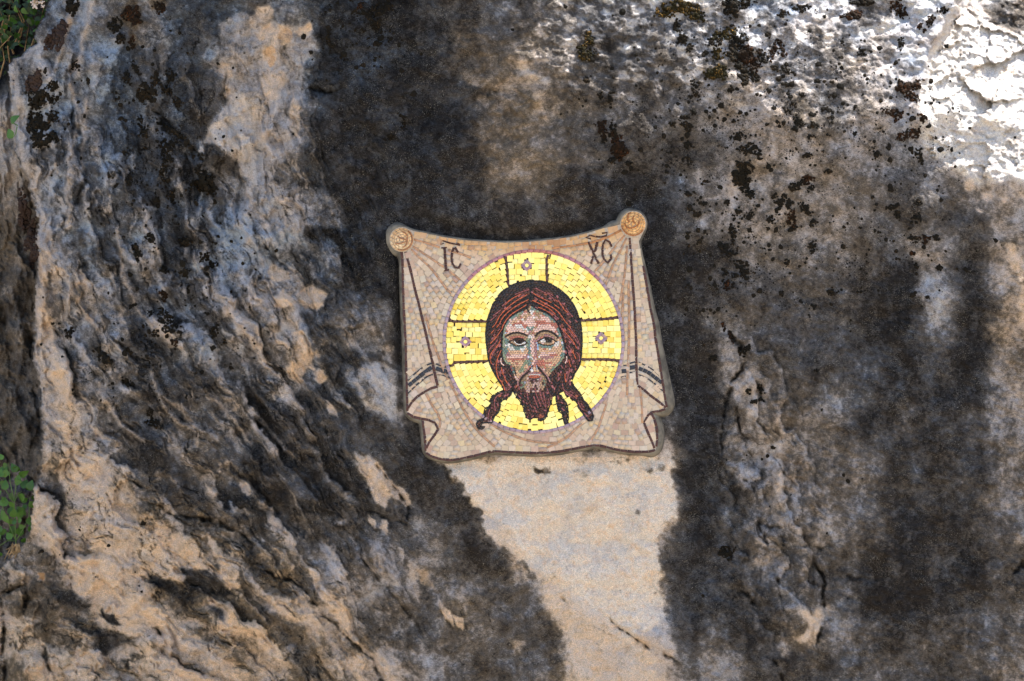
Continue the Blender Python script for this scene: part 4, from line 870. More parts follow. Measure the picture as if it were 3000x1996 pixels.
GT_ = [i for i, p in enumerate(PAINT) if p[1] in (cR['T'], cR['G'])]; NG_ = [i for i in range(len(PAINT)) if i not in GT_]
_, ang_f, f1 = field([PAINT[i][0] for i in NG_], 90); fid = np.array(NG_)[f1]
dg, ag, f2 = field([PAINT[i][0] for i in GT_], 12); kk = dg < 4.0; fid[kk] = np.array(GT_)[f2][kk]; ang_f[kk] = ag[kk]; fm = reg == 4; ang[fm] = ang_f[fm]

def fill(region, su, sv, iters=6, seed=0):
    """oriented square-metric relaxation: one small rectangle per cell, as a mosaicist lays them"""
    r = np.random.default_rng(seed)
    jj, ii = np.nonzero(region); 
    gx_ = np.arange(0, RW, su); gy_ = np.arange(0, RH, sv); P = []
    for b, y in enumerate(gy_):
        for x in gx_: 
            x2 = x + (su/2 if b % 2 else 0) + r.uniform(-1, 1)*su*0.2; y2 = y + r.uniform(-1, 1)*sv*0.2
            i, j = int(x2), int(y2)
            if 0 <= i < RW and 0 <= j < RH and region[j, i]: P.append((x2, y2))
    P = np.array(P, dtype=np.float32); n = len(P); Rw = int(max(su, sv)*1.5)+1
    for it in range(iters):
        best = np.full((RH, RW), 1e6, dtype=np.float32); own = np.full((RH, RW), -1, dtype=np.int32)
        for k in range(n):
            x, y = P[k]; i, j = min(max(int(x), 0), RW-1), min(max(int(y), 0), RH-1)
            i0, i1, j0, j1 = max(0, i-Rw), min(RW, i+Rw+1), max(0, j-Rw), min(RH, j+Rw+1)
            a = ang[j, i]; c, s = cos(a), sin(a)
            dx = np.arange(i0, i1, dtype=np.float32)+.5-x; dy = (np.arange(j0, j1, dtype=np.float32)+.5-y)[:, None]
            d = np.maximum(np.abs(dx*c+dy*s)/su, np.abs(-dx*s+dy*c)/sv)
            bb = best[j0:j1, i0:i1]; q = d < bb
            bb[q] = d[q]; own[j0:j1, i0:i1][q] = k
        o = own[jj, ii]; ok = o >= 0; o = o[ok]; px_ = ii[ok]+.5; py_ = jj[ok]+.5
        cnt = np.bincount(o, minlength=n).astype(np.float32); c1 = np.maximum(cnt, 1)
        P2 = np.stack([np.bincount(o, px_, n)/c1, np.bincount(o, py_, n)/c1], 1).astype(np.float32)
        P = np.where(cnt[:, None] > 0, P2, P)
    out = []
    A_ = np.array([ang[min(max(int(y), 0), RH-1), min(max(int(x), 0), RW-1)] for x, y in P]); ca, sa = np.cos(A_), np.sin(A_)
    u = (px_-P[o, 0])*ca[o]+(py_-P[o, 1])*sa[o]; v = -(px_-P[o, 0])*sa[o]+(py_-P[o, 1])*ca[o]
    hu = np.sqrt(np.bincount(o, u*u, n)/c1)*1.732; hv = np.sqrt(np.bincount(o, v*v, n)/c1)*1.732
    for k in range(n):
        if cnt[k] < su*sv*0.06: continue
        hu_ = min(hu[k], su*0.75); hv_ = min(hv[k], sv*0.75); f = math.sqrt(min(1.0, cnt[k]/(4*hu_*hv_+1e-6)))
        out.append((P[k, 0]+RX0, P[k, 1]+RY0, A_[k], hu_*f, hv_*f))
    return out

class TileSet:
    """collects tiles (a block with a slightly uneven top) for one joined mesh"""
    def __init__(s): s.V = []; s.F = []; s.C = []
    def quad(s, q, h, col, bot=-0.006, yo=0.0, tilt=None):
        b = len(s.V); t = tilt or (random.uniform(-1, 1)*0.0006, random.uniform(-1, 1)*0.0006)
        for z in (0, 1):
            for i, (x, y) in enumerate(q):
                yy = ym(x, y) + yo - (h + (t[0] if i in (0, 1) else -t[0]) + (t[1] if i in (0, 3) else -t[1])) if z == 0 else ym(x, y) + yo - bot*-1*-1
                s.V.append(W(x, y, yy))
        s.F += [(b, b+1, b+2, b+3), (b, b+4, b+5, b+1), (b+1, b+5, b+6, b+2), (b+2, b+6, b+7, b+3), (b+3, b+7, b+4, b)]
        s.C += [(*col, 1)]*8
    def rect(s, x, y, a, hu, hv, h, col, jit=0.5, **k):
        c, sn = cos(a), sin(a); q = []
        for su, sv in ((-1, -1), (-1, 1), (1, 1), (1, -1)):
            u = su*hu + random.uniform(-1, 1)*jit; v = sv*hv + random.uniform(-1, 1)*jit
            q.append((x+u*c-v*sn, y+u*sn+v*c))
        s.quad(q, h, col, **k)
    def build(s, name, mat, parent, kind='stuff'):
        V = np.array(s.V) - np.array(ROOTL); F = np.array(s.F)
        o = link(bpy.data.objects.new(name, mesh_np(name, V, F, mat, False, {'tint': ('POINT', s.C)})), parent)
        if kind: o['kind'] = kind
        return o
def bed(name, poly, y, mat, parent, thick=0.012):
    me = bpy.data.meshes.new(name); import bmesh
    bm = bmesh.new(); vs = [bm.verts.new(mathutils.Vector(W(x, yy, ym(x, yy)+y)) - ROOTL) for x, yy in poly]
    f = bm.faces.new(vs); r = bmesh.ops.extrude_face_region(bm, geom=[f])
    for v in [e for e in r['geom'] if isinstance(e, bmesh.types.BMVert)]: v.co.y += thick
    bmesh.ops.triangulate(bm, faces=bm.faces[:]); bmesh.ops.recalc_face_normals(bm, faces=bm.faces[:])
    bm.to_mesh(me); bm.free(); me.materials.append(mat)
    return link(bpy.data.objects.new(name, me), parent)

def resample(p, step):
    L = [0]
    for a, b in zip(p[:-1], p[1:]): L.append(L[-1]+hypot(b[0]-a[0], b[1]-a[1]))
    n = max(1, round(L[-1]/step)); out = []
    for i in range(n+1):
        t = L[-1]*i/n; k = 0
        while k < len(L)-2 and L[k+1] < t: k += 1
        f = (t-L[k])/max(1e-6, L[k+1]-L[k]); out.append((p[k][0]+(p[k+1][0]-p[k][0])*f, p[k][1]+(p[k+1][1]-p[k][1])*f))
    return out
def strip(ts, p, w, seg, col, h=0.0035, gap=0.9, amp=0.10, wj=0.12, yo=0.0):
    q = resample(p, seg); nrm = []
    for i in range(len(q)):
        a = q[max(0, i-1)]; b = q[min(len(q)-1, i+1)]; l = hypot(b[0]-a[0], b[1]-a[1])+1e-6; nrm.append((-(b[1]-a[1])/l, (b[0]-a[0])/l))
    for i in range(len(q)-1):
        (x0, y0), (x1, y1) = q[i], q[i+1]; l = hypot(x1-x0, y1-y0)+1e-6; g = min(gap/2, l*0.2)/l
        ww = w/2*(1+random.uniform(-wj, wj)); k = 1+random.uniform(-amp, amp)
        ax, ay = x0+(x1-x0)*g, y0+(y1-y0)*g; bx, by = x1-(x1-x0)*g, y1-(y1-y0)*g
        n0, n1 = nrm[i], nrm[i+1]; ts.quad([(ax-n0[0]*ww, ay-n0[1]*ww), (ax+n0[0]*ww, ay+n0[1]*ww), (bx+n1[0]*ww, by+n1[1]*ww), (bx-n1[0]*ww, by-n1[1]*ww)], h, tuple(c*k for c in lin(col)), yo=yo)

# ---- mortar surround: from the tile edge down to the rock
INNER = arc(RLc, RLr+2, 95, 300, 14) + TOP + arc(RRc, RRr+2, 200, 395, 14) + RIGHT_OUT[1:] + Z4([(1500,887)]) + RIGHT_LOW[::-1] + BOTTOM[::-1] + LEFT_LOW[::-1] + LEFT_OUT[::-1]
def outw(p):
    x, y = p
    if hypot(x-RLc[0], y-RLc[1]) < RLr+12 and x < 1205: return 17 if x < 1180 else 3
    if hypot(x-RRc[0], y-RRc[1]) < RRr+12: return 11 if x < 1850 else 3
    if y < 715 and 1205 < x < 1830: return 2.5 + (12 if 1785 < x else 0)
    if x < 1260 and y < 1200: return 9
    if x < 1260: return 10
    if y > 1290 and x < 1900: return 8
    if x > 1860 and y < 760: return 3
    if x > 1860 and y < 1000: return 4 + (y-760)*0.05
    if x > 1860 and y < 1200: return 15 + (y-1000)*0.06
    return 18
def offs(poly, fn):
    n = len(poly); out = []; cx = sum(p[0] for p in poly)/n
    ar = sum(poly[i][0]*poly[(i+1) % n][1]-poly[(i+1) % n][0]*poly[i][1] for i in range(n)); sg = 1 if ar > 0 else -1
    for i in range(n):
        a = poly[i-1]; b = poly[(i+1) % n]; l = hypot(b[0]-a[0], b[1]-a[1])+1e-6
        nx, ny = (b[1]-a[1])/l*sg, -(b[0]-a[0])/l*sg; w = fn(poly[i])
        out.append((poly[i][0]+nx*w, poly[i][1]+ny*w))
    return out
inn = resample(INNER+[INNER[0]], 9)[:-1]
rings = [(-1, 0.0, 0), (3.0, -0.003, 1), (0.45, 0.006, 2), (0.8, 0.026, 2), (1.0, 0.052, 2), (1.25, 0.095, 2)]
Vm = []; nI = len(inn)
for f, dy, mode in rings:
    o_ = offs(inn, (lambda p, f=f: f)) if mode < 2 else offs(inn, (lambda p, f=f: 3+outw(p)*f))
    for k in range(2):                       # relax so concave corners do not cross
        if mode == 2: o_ = [((o_[i-1][0]+o_[i][0]*2+o_[(i+1) % nI][0])/4, (o_[i-1][1]+o_[i][1]*2+o_[(i+1) % nI][1])/4) for i in range(nI)]
    for x, y in o_: Vm.append(mathutils.Vector(W(x, y, ym(x, y)+dy+0.003*float(perlin(np.float32(x/9), np.float32(y/9), 5)))) - ROOTL)
Fm = [(r*nI+i, r*nI+(i+1) % nI, (r+1)*nI+(i+1) % nI, (r+1)*nI+i) for r in range(len(rings)-1) for i in range(nI)]
mr = link(bpy.data.objects.new('mortar_edge', mesh_py('mortar_edge', Vm, Fm, M_MORTAR, True)), root)
cloth = bed('cloth_panel', INNER, -0.0022, M_GROUT_L, root, 0.035)
HALO = arc(HC, 1, 0, 360, 72, HRX-1, HRY-1)[:-1]
halo = bed('halo', HALO, -0.0027, M_GROUT_D, root, 0.001)
hair = bed('hair', HAIR, -0.0033, M_GROUT_D, root, 0.0008)
face = bed('face', SKIN, -0.0038, M_GROUT_F, root, 0.0004)

# ---- the cloth
STONE = [(204,180,152),(199,175,149),(207,186,160),(192,167,142),(200,178,154),(196,176,155),(208,181,144),(187,160,138),(200,183,164),(180,150,130),(204,180,156),(198,176,150),(202,178,150),(200,178,152)]
tl = fill(reg == 1, 20.0, 15.5, 6, 1)
tl.sort(key=lambda t: -(t[3]*t[4]))
def unit_tile(name, mat, seed, jit, n=1):
    r = random.Random(seed); V = []; 
    q = [(sx*(0.5+r.uniform(-jit, jit)), sz*(0.5+r.uniform(-jit, jit))) for sx, sz in ((-1, -1), (-1, 1), (1, 1), (1, -1))]
    for x, z in q: V.append((x*0.95, -1-r.uniform(0, .15), z*0.95))
    for x, z in q: V.append((x, -0.75, z))
    for x, z in q: V.append((x, 1.4, z))
    F = [(0, 1, 2, 3)]
    for a in (0, 4):
        for i in range(4): F.append((a+i, a+4+i, a+4+(i+1) % 4, a+(i+1) % 4))
    me = mesh_py(name, V, F, mat); return me
STONE = [tuple(v*0.95 for v in c) for c in STONE]
def place_tiles(tiles, names, meshes, cols, parent, h, joined, gap, jit, amp, mat):
    ts = TileSet()
    for k, (x, y, a, hu, hv) in enumerate(tiles):
        col = lin(cols[random.randrange(len(cols))]); f = 1+random.uniform(-amp, amp); col = tuple(min(1, c*f*(1+random.uniform(-.03, .03))) for c in col)
        hu2, hv2 = hu-gap/2, hv-gap/2
        if hu2 < 1 or hv2 < 1: continue
        if k < 300:
            o = bpy.data.objects.new(names[0], meshes[k % len(meshes)]); s = (DIST+YM)/DIST/500
            o.location = mathutils.Vector(W(x, y, ym(x, y))) - ROOTL
            o.rotation_mode = 'XYZ'; o.rotation_euler = (random.gauss(0, .022), a, random.gauss(0, .022)); o.scale = (2*hu2*s, h, 2*hv2*s); o.color = (*col, 1)
            link(o, parent)
        else: ts.rect(x, y, a, hu2, hv2, h, col, jit)
    ts.build(names[1], mat, parent)
sm_ = [unit_tile('stone_tessera', M_TILE_O, i, 0.035) for i in range(6)]
place_tiles(tl, ('stone_tessera', 'small_stone_tesserae'), sm_, STONE, cloth, 0.0035, True, 1.0, 0.7, 0.05, M_TILE)
for nm in ('outline_strip', 'fold_strip', 'stripe_strip'):
    grp = [l for l in LINES_CLOTH if l[4] == nm]
    for p, w, c, L, _ in grp:
        ts = TileSet(); strip(ts, p, w, L, c, 0.0037, 0.9, 0.15, 0.16); ts.build(nm, M_TILE, cloth, None)
for side, sts in LETTERS:
    ts = TileSet()
    for p, w in sts: strip(ts, p, w, 16, DKBR, 0.0042, 0.8, 0.12, 0.1)
    o = ts.build('lettering', M_TILE, cloth, None)
    o['label'] = 'dark tile letters I C under a curled bar' if side == 'left' else 'dark tile letters X C under an angular bar'

# ---- the halo
GOLD = [(246,212,98),(255,236,150),(255,226,118),(255,230,130),(255,222,108),(254,232,140),(252,220,112),(255,234,146),(240,204,84),(255,228,124),(255,226,122)]
tg = fill(reg == 2, 17.5, 16.5, 9, 2); tg.sort(key=lambda t: -(t[3]*t[4]))
gm_ = [unit_tile('gold_tessera', M_GOLD_O, 50+i, 0.03) for i in range(5)]
place_tiles(tg, ('gold_tessera', 'small_gold_tesserae'), gm_, GOLD, halo, 0.0045, True, 0.3, 0.5, 0.05, M_GOLD)
ts = TileSet(); strip(ts, RINGLINE, 9.5, 18, (164,140,145), 0.0047, 0.7, 0.12, 0.05)
for q in range(0, len(ts.C), 8):
    x, z = ts.V[q][0], ts.V[q][2]
    if z > ZC+0.36: ts.C[q:q+8] = [(c[0]*1.05, c[1]*0.70, c[2]*0.72, 1) for c in ts.C[q:q+8]]
ts.build('halo_ring', M_TILE, halo, None)
for p in CROSS:
    ts = TileSet(); strip(ts, p, 7, 15, (88,58,50), 0.0052, 0.8, 0.12, 0.12); ts.build('cross_line', M_SMALTI, halo, None)
for (cx, cy), r_ in DIAM:
    ts = TileSet(); cc = [(cx, cy-r_), (cx+r_, cy), (cx, cy+r_), (cx-r_, cy)]; inr = [(cx, cy-r_*.42), (cx+r_*.42, cy), (cx, cy+r_*.42), (cx-r_*.42, cy)]
    for i in range(4):
        a, b = cc[i], cc[(i+1) % 4]; c, d = inr[(i+1) % 4], inr[i]
        ts.quad([a, b, c, d], 0.0052, tuple(v*random.uniform(.88, 1.1) for v in lin((165,134,140))))
    for i in range(4): ts.quad([(cx, cy)]+[inr[i], ((inr[i][0]+inr[(i+1) % 4][0])/2, (inr[i][1]+inr[(i+1) % 4][1])/2), inr[(i+1) % 4]], 0.0046, lin((190,170,140)))
    o = ts.build('cross_diamond', M_TILE, halo, None)
    dv = [mathutils.Vector(W(cx+5.2*cos(i*pi/6), cy+5.2*sin(i*pi/6), ym(cx, cy)-0.0062))-ROOTL for i in range(12)]
    dv += [v+mathutils.Vector((0, .005, 0)) for v in dv]
    dm = mesh_py('gold_disc', dv, [tuple(range(12))]+[(i, (i+1) % 12, (i+1) % 12+12, i+12) for i in range(12)], M_GOLD_O)
    dd = link(bpy.data.objects.new('gold_disc', dm), halo); dd.color = (*lin((255,228,124)), 1)

# ---- hair, beard, skin
th = fill(reg == 3, 9.5, 5.6, 4, 3); ts = TileSet()
for x, y, a, hu, hv in th:
    r = random.random(); edge_d = abs(hypot((x-1563)/142, (y-985)/165)-1) if y < 1000 else 0.5
    if edge_d < 0.14: c = random.choice([(48,42,40),(54,46,42),(44,42,44),(66,48,42)])
    elif r < 0.10: c = (150,92,92)
    elif r < 0.14: c = (150,84,62)
    elif r < 0.62: c = (82,52,44)
    else: c = (48,40,38)
    if y > 1165 and r < 0.1: c = (66,44,38)
    c = lin(c); f = random.uniform(.8, 1.25); ts.rect(x, y, a, max(1, hu-.25), max(.9, hv-.2), 0.0050, tuple(v*f for v in c), .35)
ts.build('hair_tesserae', M_SMALTI, hair)
def hair_grp(cols): return [h for h in HL if h[2] in cols]
for nm, cols, par, mt in (('orange_strands', (cR['OR'],), hair, M_SMALTI), ('rose_strands', (cR['S'],), hair, M_SMALTI), ('black_contours', (cR['K'],), hair, M_SMALTI)):
    for p, w, c, L in hair_grp(cols):
        ts = TileSet(); strip(ts, p, w, L, c, 0.0054 + (0.0004 if nm[0] != 'b' else 0), 0.6, 0.16, 0.2); ts.build(nm[:-1], mt, par, None)
used = (cR['OR'], cR['S'], cR['K'])
ts = TileSet()
for p, w, c, L in HL:
    if c in used: continue
    strip(ts, p, w, L, c, 0.0060, 0.6, 0.10, 0.12)
ts.build('face_contours', M_SMALTI, face)
tf = fill(reg == 4, 7.6, 5.8, 5, 4); ts = TileSet()
for x, y, a, hu, hv in tf:
    i, j = min(RW-1, int(x-RX0)), min(RH-1, int(y-RY0)); c = PAINT[fid[j, i]][1]
    if random.random() < 0.14 and c not in (cR['D'],): c = random.choice([cR['P'], cR['O'], cR['B'], cR['R'], cR['W']]) if c not in (cR['G'], cR['T']) else random.choice([cR['G'], cR['T'], cR['L']])
    if y > 1116 and random.random() < 0.12 + (y-1116)*0.014: c = random.choice([cR['N'], cR['S'], (96,66,54)])
    c = lin(c); f = random.uniform(.72, .96)*(0.66 if y > 1110 else 1); ts.rect(x, y, a, max(1, hu-.2), max(.9, hv-.15), 0.0052, tuple(min(1, v*f) for v in c), .35)
ts.build('skin_tesserae', M_SMALTI, face)
for (ex_, ey_), r_, c1, c2 in ((FZ([(572,1052)])[0], 6.8, (30,20,18), (74,46,34)), (FZ([(1052,1048)])[0], 7.2, (34,32,30), (84,74,58))):
    ts = TileSet()
    for k in range(8):
        a0, a1 = k*pi/4, (k+1)*pi/4
        ts.quad([(ex_+2.6*cos(a0), ey_+2.6*sin(a0)), (ex_+2.6*cos(a1), ey_+2.6*sin(a1)), (ex_+r_*cos(a1), ey_+r_*.92*sin(a1)), (ex_+r_*cos(a0), ey_+r_*.92*sin(a0))][::-1], 0.0064, lin(random.choice([c1, c2])))
    for k in range(4):
        a0, a1 = k*pi/2, (k+1)*pi/2; ts.quad([(ex_, ey_), (ex_+2.6*cos(a0), ey_+2.6*sin(a0)), (ex_+2.9*cos((a0+a1)/2), ey_+2.9*sin((a0+a1)/2)), (ex_+2.6*cos(a1), ey_+2.6*sin(a1))][::-1], 0.0066, lin(c1))
    ts.build('eye_iris', M_SMALTI, face, None)

# ---- the two knotted corners: raised bosses of curved stone pieces
def rosette(c, r_, seed, brown, nm='corner_rosette'):
    r = random.Random(seed); n = 28; V = []; F = []
    prof = [(1.06, 0.03), (1.0, -0.004), (0.92, -0.014), (0.75, -0.024), (0.5, -0.031), (0.25, -0.034), (0.0, -0.035)]
    for q, dy in prof:
        for i in range(n): V.append(mathutils.Vector(W(c[0]+r_*q*cos(2*pi*i/n), c[1]+r_*q*sin(2*pi*i/n), YM+dy+0.002))-ROOTL)
    for k in range(len(prof)-1):
        for i in range(n): F.append((k*n+i, k*n+(i+1) % n, (k+1)*n+(i+1) % n, (k+1)*n+i))
    base = link(bpy.data.objects.new(nm, mesh_py(nm, V, F, M_GROUT_L, True)), root)
    def dome(q):
        q = min(q, 1.05); return -float(np.interp(q, [0, .25, .5, .75, .92, 1.0, 1.06], [.035, .034, .031, .024, .014, .004, -.02]))
    ts = TileSet()
    def dq(poly, col, h=0.004):
        b = len(ts.V)
        for z in (0, 1):
            for (x, y) in poly:
                q = hypot(x-c[0], y-c[1])/r_; ts.V.append(W(x, y, YM+dome(q)-(h if z == 0 else -.002)))
        k = len(poly)
        ts.F.append((b, b+1, b+2, b+3)); 
        for i in range(4): ts.F.append((b+i, b+4+i, b+4+(i+1) % 4, b+(i+1) % 4))
        f = r.uniform(.88, 1.08); ts.C += [(*[v*f for v in lin(col)], 1)]*8
    nr = [(0.84, 1.0, 17), (0.66, 0.82, 14), (0.46, 0.64, 11), (0.24, 0.44, 7), (0.0, 0.22, 3)]
    for k, (a, b, m) in enumerate(nr):
        off = r.random()
        for i in range(m):
            t0, t1 = 2*pi*(i+off+.03)/m, 2*pi*(i+1+off-.03)/m; sw = 0.35*(1-b)
            P4 = [(c[0]+r_*b*cos(t0), c[1]+r_*b*sin(t0)), (c[0]+r_*b*cos(t1), c[1]+r_*b*sin(t1)), (c[0]+r_*a*cos(t1+sw), c[1]+r_*a*sin(t1+sw)), (c[0]+r_*a*cos(t0+sw), c[1]+r_*a*sin(t0+sw))]
            dq(P4, r.choice([(222,190,150),(214,182,144),(226,198,160),(206,172,134)]))
    for pl, w in brown:
        q = resample(pl, 9)
        for (x0, y0), (x1, y1) in zip(q[:-1], q[1:]):
            l = hypot(x1-x0, y1-y0)+1e-6; nx, ny = -(y1-y0)/l*w/2, (x1-x0)/l*w/2
            dq([(x0-nx, y0-ny), (x0+nx, y0+ny), (x1+nx, y1+ny), (x1-nx, y1-ny)], (158,114,84), 0.0062)
    ts.build('rosette_tesserae', M_TILE, base)
S4 = lambda p: zc(p, 1100, 640, 8.71); S5 = lambda p: zc(p, 1720, 600, 8.71)
rosette(RLc, RLr, 1, [(S4([(570,450),(640,510),(790,555)]),4),(S4([(510,640),(640,640),(780,590)]),4),(S4([(690,335),(780,390),(820,460),(815,600),(780,690),(700,740)]),3.6),(arc(RLc, 31.5, -55, 110, 12),4)])
rosette(RRc, RRr, 2, [(S5([(1110,190),(1050,230),(1030,380),(1080,450)]),5),(S5([(1200,280),(1160,360),(1180,440),(1220,480)]),4.5),(S5([(1330,400),(1320,500),(1230,570),(1100,600),(1010,590),(950,470)]),4.2),(arc(RRc, 34, 30, 170, 12),3.8)])

# ================================================================== MOSS, LICHEN, PLANTS
ICO = None
def ico():
    p = (1+5**.5)/2; v = [(-1,p,0),(1,p,0),(-1,-p,0),(1,-p,0),(0,-1,p),(0,1,p),(0,-1,-p),(0,1,-p),(p,0,-1),(p,0,1),(-p,0,-1),(-p,0,1)]
    f = [(0,11,5),(0,5,1),(0,1,7),(0,7,10),(0,10,11),(1,5,9),(5,11,4),(11,10,2),(10,7,6),(7,1,8),(3,9,4),(3,4,2),(3,2,6),(3,6,8),(3,8,9),(4,9,5),(2,4,11),(6,2,10),(8,6,7),(9,8,1)]
    v = np.array(v, dtype=np.float32); v /= np.linalg.norm(v[0]); return v, np.array(f)
IV, IF = ico()
def tuft_mesh(name, cx, cy, rx, ry, ang, mat, r, origin, size=(3.2, 6.0), dens=1.0, lift=0.35):
    n = max(5, int(rx*ry*3.14/20*dens)); V = []; F = []; c, s = cos(radians(ang)), sin(radians(ang))
    ph = [r.uniform(0, 6.28) for _ in range(3)]
    k = 0; tries = 0
    while k < n and tries < n*12:
        tries += 1; a = r.uniform(0, 6.283); q = math.sqrt(r.random())
        lim = 1+0.22*sin(2*a+ph[0])+0.18*sin(3*a+ph[1])+0.14*sin(5*a+ph[2])
        u, v = rx*q*lim*cos(a), ry*q*lim*sin(a)
        if rx*ry > 330 and perlin(np.float32((cx+u)/11), np.float32((cy+v)/11), 9) < -0.45: continue
        x, y = cx+u*c-v*s, cy+u*s+v*c; rad = r.uniform(*size)*(1.15-0.45*q)
        yy = rock_y(x, y); p = np.array(W(x, y, yy-rad/500*lift)) - origin
        sc_ = np.array([rad/500*r.uniform(.8, 1.3), rad/500*0.8, rad/500*r.uniform(.8, 1.3)])
        j = 1+0.28*np.array([[r.uniform(-1, 1)] for _ in range(12)]); V.append(IV*j*sc_+p); F.append(IF+12*k); k += 1
    return mesh_np(name, np.concatenate(V), np.concatenate(F), mat, False)

